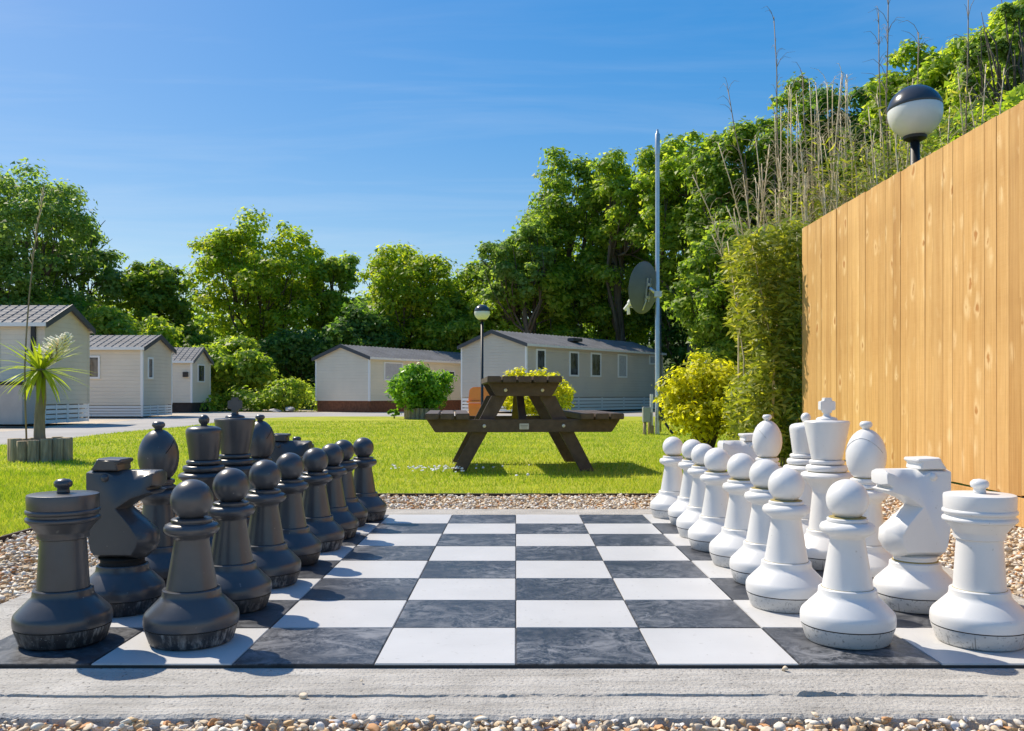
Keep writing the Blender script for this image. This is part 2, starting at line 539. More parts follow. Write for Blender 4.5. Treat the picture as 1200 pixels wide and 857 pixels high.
MAT['leaf_dark'] = leaf_mat('dark_leaf', [(0.2, (0.045, 0.111, 0.029)), (0.5, (0.099, 0.196, 0.045)), (0.8, (0.184, 0.308, 0.069))])
MAT['leaf_willow'] = leaf_mat('willow_leaf', [(0.2, (0.094, 0.167, 0.049)), (0.5, (0.184, 0.282, 0.078)), (0.8, (0.308, 0.406, 0.134))])
MAT['leaf_yellow'] = leaf_mat('yellow_leaf', [(0.2, (0.189, 0.226, 0.013)), (0.5, (0.490, 0.471, 0.020)), (0.8, (0.720, 0.720, 0.060))], 0.45)
MAT['leaf_laurel'] = leaf_mat('laurel_leaf', [(0.2, (0.060, 0.171, 0.016)), (0.5, (0.141, 0.302, 0.026)), (0.8, (0.282, 0.463, 0.060))], 0.45, 0.35)
MAT['leaf_bamboo'] = leaf_mat('bamboo_leaf', [(0.2, (0.104, 0.142, 0.018)), (0.5, (0.246, 0.293, 0.038)), (0.72, (0.415, 0.415, 0.075)), (0.9, (0.600, 0.490, 0.208))], 0.45)
MAT['leaf_cordyline'] = leaf_mat('cordyline_leaf', [(0.2, (0.104, 0.169, 0.013)), (0.5, (0.221, 0.299, 0.029)), (0.8, (0.442, 0.442, 0.065))], 0.45)

# ------------------------------------------------------------------ mesh helpers
def mesh_np(name, V, Fc, mat, smooth=False):
    """V (n,3) and Fc (m,k) numpy arrays -> mesh"""
    V = np.asarray(V, np.float32); Fc = np.asarray(Fc, np.int32)
    me = bpy.data.meshes.new(name)
    m, k = Fc.shape
    me.vertices.add(len(V)); me.vertices.foreach_set('co', V.ravel())
    me.loops.add(m * k); me.loops.foreach_set('vertex_index', Fc.ravel())
    me.polygons.add(m); me.polygons.foreach_set('loop_start', np.arange(m, dtype=np.int32) * k)
    if smooth:
        me.polygons.foreach_set('use_smooth', np.ones(m, bool))
    me.update(calc_edges=True)
    if mat: me.materials.append(mat)
    return me

class MB:
    """collects shapes into one mesh"""
    def __init__(s):
        s.v = []; s.f = []; s.sm = []
    def add(s, V, Fs, smooth=False, M=None):
        b = len(s.v)
        for p in V:
            p = Vector(p)
            s.v.append(tuple(M @ p) if M is not None else tuple(p))
        for f in Fs:
            s.f.append([i + b for i in f]); s.sm.append(smooth)
        return s
    def box(s, x0, x1, y0, y1, z0, z1, M=None):
        V = [(x0, y0, z0), (x1, y0, z0), (x1, y1, z0), (x0, y1, z0), (x0, y0, z1), (x1, y0, z1), (x1, y1, z1), (x0, y1, z1)]
        return s.add(V, [(0, 3, 2, 1), (4, 5, 6, 7), (0, 1, 5, 4), (1, 2, 6, 5), (2, 3, 7, 6), (3, 0, 4, 7)], False, M)
    def prism(s, poly, y0, y1, M=None):
        """polygon in (x,z), extruded along y"""
        n = len(poly)
        V = [(x, y0, z) for x, z in poly] + [(x, y1, z) for x, z in poly]
        Fs = [tuple(range(n)), tuple(range(2 * n - 1, n - 1, -1))] + [((i + 1) % n, i, i + n, (i + 1) % n + n) for i in range(n)]
        return s.add(V, Fs, False, M)
    def tube(s, pts, rad, n=8, smooth=True, cap=True):
        pts = [Vector(p) for p in pts]
        if not hasattr(rad, '__len__'): rad = [rad] * len(pts)
        V = []; Fs = []
        ref = None
        for i, p in enumerate(pts):
            d = (pts[min(i + 1, len(pts) - 1)] - pts[max(i - 1, 0)]).normalized()
            if ref is None:
                ref = d.orthogonal().normalized()
            ref = (ref - d * ref.dot(d))
            ref = ref.normalized() if ref.length > 1e-6 else d.orthogonal().normalized()
            b = d.cross(ref)
            for k in range(n):
                a = 2 * PI * k / n
                V.append(p + (ref * math.cos(a) + b * math.sin(a)) * rad[i])
        for i in range(len(pts) - 1):
            for k in range(n):
                a = i * n + k; c = i * n + (k + 1) % n
                Fs.append((a, c, c + n, a + n))
        if cap:
            Fs.append(tuple(range(n - 1, -1, -1))); Fs.append(tuple(range(len(V) - n, len(V))))
        return s.add(V, Fs, smooth)
    def lathe(s, prof, n=40, M=None, smooth=True):
        V = []; Fs = []
        for r, z in prof:
            for k in range(n):
                a = 2 * PI * k / n
                V.append((r * math.cos(a), r * math.sin(a), z))
        for i in range(len(prof) - 1):
            for k in range(n):
                a = i * n + k; c = i * n + (k + 1) % n
                Fs.append((a, c, c + n, a + n))
        if prof[0][0] > 1e-5: Fs.append(tuple(range(n - 1, -1, -1)))
        if prof[-1][0] > 1e-5: Fs.append(tuple(range(len(V) - n, len(V))))
        return s.add(V, Fs, smooth, M)
    def mesh(s, name, mat, bevel=0.0, seg=2, auto=None):
        me = bpy.data.meshes.new(name)
        me.from_pydata([tuple(v) for v in s.v], [], s.f)
        me.polygons.foreach_set('use_smooth', s.sm)
        bm = bmesh.new(); bm.from_mesh(me)
        bmesh.ops.recalc_face_normals(bm, faces=bm.faces)
        if bevel > 0:
            ed = [e for e in bm.edges if len(e.link_faces) == 2 and e.calc_face_angle(0) > R(25)]
            bmesh.ops.bevel(bm, geom=ed, offset=bevel, segments=seg, affect='EDGES', clamp_overlap=True)
        if auto is not None:
            for e in bm.edges:
                if len(e.link_faces) == 2 and e.calc_face_angle(0) > auto:
                    e.smooth = False
        bm.to_mesh(me); bm.free()
        me.materials.append(mat)
        return me

def put(name, me, parent=None, loc=(0, 0, 0), rot=(0, 0, 0)):
    o = bpy.data.objects.new(name, me)
    C.objects.link(o)
    o.location = loc; o.rotation_euler = rot
    if parent is not None: o.parent = parent
    return o

def part(name, mb, mat, parent, bevel=0.0, loc=(0, 0, 0), rot=(0, 0, 0), seg=2, auto=None, soft=False):
    if soft: mb.sm = [True] * len(mb.sm)
    return put(name, mb.mesh(name, mat, bevel, seg, auto), parent, loc, rot)

def tag(o, label, cat, group=None, kind=None):
    if label: o['label'] = label
    if cat: o['category'] = cat
    if group: o['group'] = group
    if kind: o['kind'] = kind
    return o

def thing(name, label, cat, loc=(0, 0, 0), rz=0.0, group=None):
    o = bpy.data.objects.new(name, None)
    o.empty_display_size = 0.2
    C.objects.link(o)
    o.location = loc; o.rotation_euler = (0, 0, rz)
    return tag(o, label, cat, group)

def dup(root, loc, rz, label, group=None):
    r = root.copy(); C.objects.link(r)
    r.location = loc; r.rotation_euler = (0, 0, rz)
    r['label'] = label
    if group: r['group'] = group
    for ch in list(root.children):
        c = ch.copy(); C.objects.link(c); c.parent = r
        for g in list(ch.children):
            d = g.copy(); C.objects.link(d); d.parent = c
    return r

# ------------------------------------------------------------------ setting: ground, road, lawn, slab
def sheet(name, poly_fn, x0, x1, y0, y1, nx, ny, dz, mat):
    xs = np.linspace(x0, x1, nx + 1); ys = np.linspace(y0, y1, ny + 1)
    X, Y = np.meshgrid(xs, ys)
    Z = gz(Y) + hill(X, Y) + dz
    V = np.stack([X, Y, Z], -1).reshape(-1, 3)
    i = np.arange(nx)[None, :] + (nx + 1) * np.arange(ny)[:, None]
    Fc = np.stack([i, i + 1, i + nx + 2, i + nx + 1], -1).reshape(-1, 4)
    o = put(name, mesh_np(name, V, Fc, mat, True))
    o['kind'] = 'structure'
    return o

def strip(name, left, right, ys, dz, mat, dense=6):
    """sheet between two x(y) polylines, following the ground"""
    V = []; Fc = []
    for j, y in enumerate(ys):
        for i in range(dense + 1):
            x = left(y) + (right(y) - left(y)) * i / dense
            V.append((x, y, ground(x, y) + dz))
    w = dense + 1
    for j in range(len(ys) - 1):
        for i in range(dense):
            a = j * w + i
            Fc.append((a, a + 1, a + w + 1, a + w))
    o = put(name, mesh_np(name, np.array(V), np.array(Fc), mat, True))
    o['kind'] = 'structure'
    return o

# terrain: one sheet out to the horizon (fine near, coarse far)
tx = np.concatenate([-np.geomspace(900, 40, 10), np.linspace(-36, 60, 60), np.geomspace(66, 900, 10)])
ty = np.concatenate([np.linspace(-60, 0, 8), np.linspace(2, 6.4, 4), np.linspace(8, 25, 10), np.linspace(27, 110, 42), np.geomspace(120, 1500, 10)])
TX, TY = np.meshgrid(tx, ty)
TZ = gz(TY) + hill(TX, TY) - 0.03
nx, ny = len(tx) - 1, len(ty) - 1
ii = np.arange(nx)[None, :] + (nx + 1) * np.arange(ny)[:, None]
o = put('ground', mesh_np('ground', np.stack([TX, TY, TZ], -1).reshape(-1, 3), np.stack([ii, ii + 1, ii + nx + 2, ii + nx + 1], -1).reshape(-1, 4), MAT['terrain'], True))
o['kind'] = 'structure'

def interp(pts):
    ax = [p[0] for p in pts]; bx = [p[1] for p in pts]
    return lambda y: float(np.interp(y, ax, bx))

# pale gravel stands the caravans are parked on
strip('gravel_stand', lambda y: -40.0, lambda y: -7.4, list(np.linspace(4, 36, 30)), -0.02, MAT['pale_gravel'], 20)
strip('gravel_stand', lambda y: -40.0, lambda y: 9.0, list(np.linspace(36.01, 54, 16)), -0.02, MAT['pale_gravel'], 30)
lawn_left = interp([(1, -7.6), (13, -7.85), (15.4, -7.9), (18.8, -8.5), (22, -8.85), (25.6, -9.1), (31, -9.5), (34, -9.3), (35.4, -8.7), (36.2, -7.6)])
road_ys = [1, 5, 9, 13, 15.4, 18.8, 22, 25.6, 29, 32, 34, 35.4, 36.2, 37, 39, 41, 43, 44.4]
road_l = interp([(1, -11.0), (20, -11.6), (30, -13.0), (36, -13.9), (44.4, -14.5)])
road_r = lambda y: (lawn_left(y) + 0.02) if y <= 36.2 else (40.0 if y > 36.9 else -7.0)
strip('road', road_l, lambda y: lawn_left(y) + 0.4, [y for y in road_ys if y <= 36.2] + [36.6], -0.012, MAT['asphalt'], 4)
cross_top = interp([(-15, 43.2), (-9, 44.6), (0, 40.6), (8, 43.5), (40, 46)])
V = []; Fc = []
xs = np.linspace(-14.2, 40, 56)
for i, x in enumerate(xs):
    for y in (36.0, 36.6 + 0.5 * (cross_top(x) - 36.6), cross_top(x)):
        V.append((x, y, ground(x, y) - 0.008))
for i in range(len(xs) - 1):
    for j in range(2):
        a = i * 3 + j
        Fc.append((a, a + 3, a + 4, a + 1))
o = put('cross_road', mesh_np('cross_road', np.array(V), np.array(Fc), MAT['asphalt'])); o['kind'] = 'structure'

# lawn
GRAVEL_X0, GRAVEL_Y1 = -2.5, 6.4
lys = list(np.linspace(1.125, 6.38, 12)) + [6.4] + list(np.linspace(7, 36.2, 40))
strip('lawn', lawn_left, lambda y: (GRAVEL_X0 - 0.02) if y <= 6.41 else (16.0 if y > 10 else 9.0), lys, 0.0, MAT['lawn'], 30)
strip('lawn_front_band', lambda y: GRAVEL_X0 - 0.1, lambda y: 9.0, [6.412, 6.7, 7.05], 0.004, MAT['lawn'], 12)

# unseen pale ground under and behind the camera, added to bounce warm light forward
o = put('paving', MB().box(-11, 9, -16, 1.12, -0.2, -0.048).mesh('paving', MAT['paving'])); o['kind'] = 'structure'
# gravel bed
o = put('gravel_bed', MB().box(GRAVEL_X0, 3.4, 1.125, GRAVEL_Y1, -0.12, -0.062).mesh('gravel_bed', MAT['gravel_bed'])); o['kind'] = 'structure'

# concrete slab with a lower front lip
SL_X0, SL_X1, SL_Y0, SL_Y1 = -1.66, 1.68, 2.06, 5.40
def slab():
    nx, ny = 360, 8
    rng = np.random.default_rng(5)
    prof = [(1.938, -0.13), (1.938, -0.040), (1.941, -0.024), (1.950, -0.0175), (1.985, -0.0155), (2.030, -0.0150), (2.0565, -0.0160), (2.060, -0.025), (2.0620, -0.025), (2.066, -0.0135), (2.12, -0.0115), (2.25, -0.0115), (5.38, -0.0115), (5.40, -0.02), (5.40, -0.13)]
    xs = np.linspace(SL_X0, SL_X1, nx + 1)
    w1 = np.convolve(rng.normal(0, 1, nx + 25), np.ones(5) / 5, 'same')[:nx + 1]
    w2 = np.convolve(rng.normal(0, 1, nx + 25), np.ones(9) / 9, 'same')[:nx + 1]
    w3 = np.convolve(rng.normal(0, 1, nx + 45), np.ones(21) / 6, 'same')[:nx + 1]
    V = []
    for i, x in enumerate(xs):
        for j, (y, z) in enumerate(prof):
            dy = dz = 0.0
            if j in (1, 2, 3): dy = 0.006 * w1[i]; dz = 0.003 * w2[i]
            if j in (4, 5): dz = 0.0012 * w1[i]
            if j in (6, 7, 8, 9): dy = 0.005 * w2[i] + 0.004 * math.sin(x * 2.3 + .6) + 0.002 * math.sin(x * 9.1)
            if j in (6, 7): dy += -0.0035 * max(0, w1[i] + .2)
            if j in (7, 8): dz = 0.012 * max(0, w3[i])
            if j in (6, 9): dz = 0.0012 * w1[i]
            if j == 10: dz = 0.0008 * w2[i]
            V.append((x, y + dy, z + dz))
    k = len(prof)
    Fs = [(i * k + j, (i + 1) * k + j, (i + 1) * k + j + 1, i * k + j + 1) for i in range(nx) for j in range(k - 1)]
    Fs.append(tuple(range(k))); Fs.append(tuple(nx * k + j for j in range(k - 1, -1, -1)))
    return MB().add(V, Fs)
o = put('concrete_slab', slab().mesh('concrete_slab', MAT['concrete'])); o['kind'] = 'structure'

# ------------------------------------------------------------------ chessboard
T = 0.35; BY0 = 2.256
board = thing('chessboard', 'giant black and white garden chessboard laid on the concrete slab', 'chessboard', (0, BY0, 0))
part('base', MB().box(-1.399, 1.399, 0.001, 2.799, -0.0112, -0.004), MAT['board_base'], board)
tile_b = MB().box(-T / 2 + .0016, T / 2 - .0016, -T / 2 + .0016, T / 2 - .0016, -0.0075, 0).mesh('tile', MAT['black_tile'], 0.0016, 2)
tile_w = MB().box(-T / 2 + .0016, T / 2 - .0016, -T / 2 + .0016, T / 2 - .0016, -0.0075, 0).mesh('tile', MAT['white_tile'], 0.0016, 2)
for r in range(8):
    for c in range(8):
        me = tile_b if (r + c) % 2 == 0 else tile_w
        rr = random.uniform(-1, 1)
        put('tile', me, board, ((c - 3.5) * T, (r + .5) * T, random.uniform(-.0012, .0006)), (random.uniform(-.002, .002), random.uniform(-.002, .002), random.choice([0, PI / 2, PI, -PI / 2])))

# ------------------------------------------------------------------ chess pieces
RING = [(0.098, 0.0), (0.106, 0.002), (0.109, 0.006), (0.121, 0.042), (0.1205, 0.045)]
FOOT = [(0.118, 0.0455), (0.1225, 0.048), (0.1235, 0.055), (0.1235, 0.068), (0.122, 0.076), (0.118, 0.083), (0.084, 0.117), (0.079, 0.122), (0.0765, 0.128), (0.0755, 0.141), (0.073, 0.1435)]

def foot_parts(root, col):
    part('base_ring', MB().lathe(RING, 48), MAT[col + '_ring'], root, auto=R(40))
    part('foot', MB().lathe(FOOT, 48), MAT[col], root, auto=R(38))
    sm = MAT['seam_dark']
    part('seam', MB().lathe([(0.1195, 0.0435), (0.1208, 0.0445), (0.1208, 0.0462), (0.1195, 0.0472)], 48), sm, root)

def stem(root, col, prof, seam_col=None):
    part('stem', MB().lathe(prof, 40), MAT[col], root, auto=R(38))
    m = MAT['seam_gold'] if col == 'white' else MAT['seam_dark']
    r = prof[0][0]
    part('seam', MB().lathe([(r - .004, 0.1405), (r + .0012, 0.1415), (r + .0012, 0.1440), (r - .004, 0.1455)], 40), m, root)

def ball(r, zc, z0, z1, n=14):
    out = []
    for i in range(n + 1):
        a = math.asin(max(-1, min(1, (z0 - zc) / r))) + (math.asin(max(-1, min(1, (z1 - zc) / r))) - math.asin(max(-1, min(1, (z0 - zc) / r)))) * i / n
        out.append((max(0.0, r * math.cos(a)), zc + r * math.sin(a)))
    return out

def ring_profile(r0, r1, z0, z1, n=8):
    """half-round bead between z0 and z1 from radius r0 out to r1"""
    zc = (z0 + z1) / 2; h = (z1 - z0) / 2
    return [(r0 + (r1 - r0) * math.cos(a), zc + h * math.sin(a)) for a in np.linspace(-PI / 2, PI / 2, n + 1)]

def make_pawn(col):
    t = thing(col + '_pawn', '', 'pawn')
    foot_parts(t, col)
    stem(t, col, [(0.0665, 0.1435), (0.0455, 0.270), (0.0462, 0.276)])
    part('collar', MB().lathe([(0.045, 0.274), (0.049, 0.281), (0.060, 0.287), (0.068, 0.292), (0.0725, 0.300), (0.0725, 0.307), (0.068, 0.315), (0.060, 0.3185), (0.0535, 0.3195), (0.0535, 0.321)], 40), MAT[col], t, auto=R(40))
    part('neck_ring', MB().lathe([(0.050, 0.320), (0.0535, 0.3225), (0.0535, 0.3285), (0.050, 0.331), (0.040, 0.332)], 40), MAT[col], t, auto=R(40))
    if col == 'white':
        part('seam', MB().lathe([(0.044, 0.329), (0.0487, 0.3308), (0.0487, 0.3328), (0.044, 0.334)], 36), MAT['seam_gold'], t)
    part('head', MB().lathe(ball(0.0555, 0.3795, 0.3295, 0.435, 18), 40), MAT[col], t)
    return t

def make_rook(col):
    t = thing(col + '_rook', '', 'rook')
    foot_parts(t, col)
    stem(t, col, [(0.066, 0.1435), (0.0575, 0.277)])
    part('collar', MB().lathe([(0.056, 0.275), (0.0645, 0.279), (0.0645, 0.293), (0.067, 0.297), (0.078, 0.312), (0.088, 0.323)], 40), MAT[col], t, auto=R(40))
    part('crown', MB().lathe([(0.085, 0.322)] + ring_profile(0.089, 0.0935, 0.324, 0.336, 6) + [(0.087, 0.338), (0.087, 0.343)] + ring_profile(0.089, 0.0935, 0.345, 0.357, 6) + [(0.0895, 0.359), (0.0905, 0.391), (0.089, 0.3955), (0.085, 0.397), (0.0, 0.399)], 48), MAT[col], t, auto=R(40))
    part('knob', MB().lathe([(0.017, 0.397), (0.016, 0.404), (0.015, 0.412), (0.0215, 0.416), (0.0235, 0.422), (0.0225, 0.429), (0.016, 0.435), (0.0, 0.4375)], 28), MAT[col], t)
    return t

def make_bishop(col):
    t = thing(col + '_bishop', '', 'bishop')
    foot_parts(t, col)
    stem(t, col, [(0.066, 0.1435), (0.050, 0.285)])
    part('collar', MB().lathe([(0.049, 0.283), (0.053, 0.294), (0.065, 0.302), (0.0735, 0.309), (0.0755, 0.317), (0.072, 0.326), (0.060, 0.332), (0.054, 0.336)], 40), MAT[col], t, auto=R(40))
    part('neck_ring', MB().lathe([(0.050, 0.335), (0.056, 0.338), (0.0585, 0.343), (0.056, 0.349), (0.0485, 0.352), (0.0485, 0.356), (0.053, 0.358), (0.054, 0.363), (0.052, 0.369), (0.044, 0.3715), (0.036, 0.372)], 40), MAT[col], t, auto=R(40))
    egg = [(0.036, 0.371), (0.048, 0.382), (0.058, 0.398), (0.0645, 0.418), (0.0675, 0.441), (0.0668, 0.463), (0.062, 0.486), (0.054, 0.505), (0.043, 0.522), (0.030, 0.534), (0.018, 0.541)]
    part('head', MB().lathe(egg, 40), MAT[col], t, auto=R(60))
    if col == 'white':
        part('seam', MB().lathe([(0.034, 0.368), (0.0415, 0.3705), (0.0415, 0.3735), (0.036, 0.375)], 36), MAT['seam_gold'], t)
        part('seam', MB().lathe([(0.049, 0.333), (0.0545, 0.3345), (0.0545, 0.3375), (0.049, 0.339)], 36), MAT['seam_gold'], t)
    # mitre cut: a shallow slanted groove line round the egg
    er = lambda z: float(np.interp(z, [e[1] for e in egg], [e[0] for e in egg]))
    pts = []
    for a in np.linspace(-1.25, 1.25, 22):
        z = 0.516 - 0.050 * (a / 1.25) ** 2 - 0.004
        rr = er(z) + 0.0004
        pts.append((rr * math.cos(a), rr * math.sin(a), z))
    part('mitre_cut', MB().tube(pts, 0.0012, 6), MAT['seam_dark'] if col == 'black' else MAT['white_ring'], t)
    part('knob', MB().lathe([(0.013, 0.538), (0.0125, 0.546), (0.0165, 0.549), (0.0215, 0.555), (0.0215, 0.562), (0.016, 0.569), (0.0, 0.571)], 28), MAT[col], t)
    return t

def tall_collar(t, col, wide):
    stem(t, col, [(0.068, 0.1435), (0.054, 0.285)])
    part('collar', MB().lathe([(0.053, 0.283), (0.057, 0.300), (0.066, 0.318), (0.078, 0.333), (wide, 0.345), (wide + .002, 0.352), (wide - .002, 0.360), (wide - .010, 0.364), (0.074, 0.3655)], 44), MAT[col], t, auto=R(40))
    part('neck_ring', MB().lathe([(0.068, 0.366)] + ring_profile(0.070, 0.0785, 0.368, 0.392) + [(0.066, 0.393)], 44), MAT[col], t, auto=R(40))
    part('neck_ring', MB().lathe([(0.056, 0.394)] + ring_profile(0.060, 0.066, 0.396, 0.412) + [(0.050, 0.413)], 44), MAT[col], t, auto=R(40))
    if col == 'white':
        part('seam', MB().lathe([(0.066, 0.3635), (0.0705, 0.365), (0.0705, 0.368), (0.066, 0.3695)], 40), MAT['seam_gold'], t)

def make_queen(col):
    t = thing(col + '_queen', '', 'queen')
    foot_parts(t, col)
    tall_collar(t, col, 0.0925)
    part('crown', MB().lathe([(0.048, 0.412), (0.0535, 0.414), (0.0545, 0.418), (0.067, 0.512), (0.0675, 0.522), (0.065, 0.530), (0.059, 0.536), (0.046, 0.5405), (0.0, 0.546)], 44), MAT[col], t, auto=R(50))
    part('knob', MB().lathe([(0.013, 0.541), (0.012, 0.549)] + ball(0.0205, 0.566, 0.5525, 0.5865, 12), 28), MAT[col], t)
    return t

def make_king(col):
    t = thing(col + '_king', '', 'king')
    foot_parts(t, col)
    tall_collar(t, col, 0.096)
    part('crown', MB().lathe([(0.05, 0.412), (0.0565, 0.415), (0.058, 0.419), (0.0845, 0.552), (0.0845, 0.558), (0.081, 0.562), (0.040, 0.565), (0.0, 0.566)], 44), MAT[col], t, auto=R(40))
    part('cap', MB().lathe([(0.040, 0.564), (0.040, 0.569), (0.036, 0.574), (0.016, 0.579), (0.012, 0.590), (0.013, 0.594), (0.0, 0.595)], 36), MAT[col], t, auto=R(40))
    m = MB()
    w, a, d = 0.0145, 0.0295, 0.0145
    m.prism([(-w, 0.592), (w, 0.592), (w, 0.602), (a, 0.604), (a, 0.637), (w, 0.639), (w, 0.651), (-w, 0.651), (-w, 0.639), (-a, 0.637), (-a, 0.604), (-w, 0.602)], -d, d)
    part('cross', m, MAT[col], t, 0.0022, seg=2)
    return t

def make_knight(col):
    """side profile in x,z (muzzle towards +x); chamfered slab that is thinner at the outline"""
    t = thing(col + '_knight', '', 'knight')
    foot_parts(t, col)
    part('neck_base', MB().lathe([(0.070, 0.142), (0.064, 0.148), (0.064, 0.158), (0.070, 0.164)], 36), MAT['seam_dark' if col == 'black' else col], t)
    if col == 'white':
        part('seam', MB().lathe([(0.060, 0.1445), (0.0672, 0.1455), (0.0672, 0.149), (0.060, 0.150)], 36), MAT['seam_gold'], t)
    def chamfer(poly, hw, inset, mid):
        """poly outline at +-mid half thickness, inset outline at +-hw"""
        n = len(poly)
        P = [Vector((x, 0, z)) for x, z in poly]
        ins = []
        for i in range(n):
            a = (P[i] - P[i - 1]).normalized(); b = (P[(i + 1) % n] - P[i]).normalized()
            na = Vector((-a.z, 0, a.x)); nb = Vector((-b.z, 0, b.x))
            nn = (na + nb)
            nn = nn / max(0.35, nn.length_squared / 2) if nn.length > 1e-4 else na
            ins.append(P[i] + nn * inset[i])
        V = []
        for y, Q in ((-1, ins), (-mid, P), (mid, P), (1, ins)):
            V += [(q.x, y * (hw(q.z) if callable(hw) else hw) if abs(y) == 1 else y, q.z) for q in Q]
        Fs = [tuple(range(n)), tuple(range(4 * n - 1, 3 * n - 1, -1))]
        for L in range(3):
            for i in range(n):
                j = (i + 1) % n
                Fs.append((L * n + j, L * n + i, (L + 1) * n + i, (L + 1) * n + j))
        return MB().add(V, Fs)
    # body and head in one outline, counter-clockwise in x,z
    O = [(-0.070, 0.160, .020), (0.066, 0.160, .020), (0.096, 0.186, .030), (0.110, 0.212, .036), (0.107, 0.247, .033), (0.062, 0.284, .020), (0.018, 0.317, .008), (0.055, 0.342, .008), (0.088, 0.354, .007),
         (0.117, 0.361, .007), (0.121, 0.371, .003), (0.102, 0.3760, .002), (0.102, 0.3805, .002), (0.122, 0.385, .006), (0.124, 0.420, .006), (0.118, 0.431, .007),
         (0.098, 0.432, .014), (0.075, 0.432, .026), (0.050, 0.432, .036), (0.025, 0.432, .036), (0.004, 0.432, .026), (-0.012, 0.432, .012), (-0.030, 0.432, .006), (-0.090, 0.432, .006), (-0.0945, 0.427, .005), (-0.095, 0.250, .014), (-0.092, 0.190, .022)]
    part('body', chamfer([q[:2] for q in O], lambda z: 0.066 - 0.016 * (z - 0.16) / 0.27, [q[2] for q in O], 0.022), MAT[col], t, 0.0042, seg=3, auto=R(45), soft=True)
    crest = [(-0.082, 0.4315), (0.008, 0.4315), (0.006, 0.452), (0.016, 0.456), (0.016, 0.467), (-0.060, 0.469), (-0.068, 0.456)]
    part('crest', chamfer(crest, 0.046, [0.002, 0.002, 0.006, 0.004, 0.004, 0.004, 0.006], 0.036), MAT[col], t, 0.005, seg=3, auto=R(42), soft=True)
    for s in (-1, 1):
        M = Matrix.Translation((-0.030, s * 0.0485, 0.4105))
        part('eye', MB().lathe(ball(0.013, 0, -0.013, 0.013, 10), 18, M), MAT[col], t)
    return t

PIECES = {}
def first(kind, col):
    return {'pawn': make_pawn, 'rook': make_rook, 'knight': make_knight, 'bishop': make_bishop, 'queen': make_queen, 'king': make_king}[kind](col)

def place(kind, col, x, y, rz, label):
    key = (kind, col)
    grp = '%s %s pieces' % (col, 'pawns and back-rank')
    if key not in PIECES:
        o = first(kind, col); PIECES[key] = o
        o.location = (x, y, 0.0); o.rotation_euler = (0, 0, rz); o['label'] = label
    else:
        o = dup(PIECES[key], (x, y, 0.0), rz, label)
    o['group'] = {'pawn': col + ' pawns on the chessboard', 'rook': col + ' rooks', 'knight': col + ' knights', 'bishop': col + ' bishops'}.get(kind, col + ' king and queen')
    return o

ordn = ['nearest black pawn, beside the near rook, with scraped base ring', 'second black pawn from the front edge of the board', 'third black pawn from the front edge of the board',
        'fourth black pawn from the front edge of the board', 'fifth black pawn from the front, fourth from the far edge', 'sixth black pawn from the front, third from the far edge',
        'seventh black pawn from the front, last but one in its row', 'farthest black pawn, last of its row beside the gravel']
bp = [(-.875, 2.47), (-.887, 2.85), (-.88, 3.21), (-.89, 3.60), (-.862, 3.93), (-.858, 4.26), (-.872, 4.62), (-.812, 4.87)]
for (x, y), l in zip(bp, ordn):
    place('pawn', 'black', x, y, random.uniform(0, 6), l)
wp = [(.897, 2.475), (.848, 2.87), (.883, 3.24), (.88, 3.57), (.864, 3.93), (.874, 4.27), (.90, 4.66), (.85, 4.95)]
for (x, y), l in zip(wp, ordn):
    place('pawn', 'white', x, y, random.uniform(0, 6), l.replace('black', 'white').replace('scraped', 'dirty'))
for kind, x, y, rz, l in [
        ('rook', -1.222, 2.47, 0, 'black rook with a knobbed flat top at the front corner of the board'),
        ('knight', -1.212, 2.82, -0.06, 'black horse-head knight standing behind the near black rook'),
        ('bishop', -1.238, 3.17, 0.4, 'black egg-headed bishop between the near knight and the queen'),
        ('queen', -1.20, 3.52, 0, 'black queen with a small ball on her crown'),
        ('king', -1.188, 3.87, 0.25, 'tall black king with a cross on top'),
        ('bishop', -1.18, 4.22, 0.4, 'black egg-headed bishop behind the black king'),
        ('knight', -1.145, 4.57, 0.05, 'far black knight behind the pawns, only its head showing'),
        ('rook', -1.178, 4.92, 0, 'far black rook mostly hidden behind the far knight')]:
    place(kind, 'black', x, y, rz, l)
for kind, x, y, rz, l in [
        ('rook', 1.247, 2.46, 0, 'white rook with a knobbed flat top at the front corner of the board'),
        ('knight', 1.248, 2.86, PI + 0.10, 'white horse-head knight standing behind the near white rook'),
        ('bishop', 1.225, 3.2, PI + 0.9, 'white egg-headed bishop between the near knight and the king'),
        ('king', 1.20, 3.53, 0.1, 'tall white king with a cross on top'),
        ('queen', 1.23, 3.88, 0, 'white queen with a small ball, behind the white king'),
        ('bishop', 1.165, 4.24, PI, 'white egg-headed bishop behind the queen, in front of the bamboo hedge'),
        ('knight', 1.139, 4.58, PI + 0.05, 'far white knight with only its head above the pawns'),
        ('rook', 1.27, 4.95, 0, 'far white rook hidden behind the far bishop')]:
    place(kind, 'white', x, y, rz, l)

# ------------------------------------------------------------------ gravel stones
def ico(sub):
    bm = bmesh.new()
    bmesh.ops.create_icosphere(bm, subdivisions=sub, radius=1)
    V = np.array([v.co[:] for v in bm.verts]); Fc = np.array([[v.index for v in f.verts] for f in bm.faces])
    bm.free()
    return V, Fc

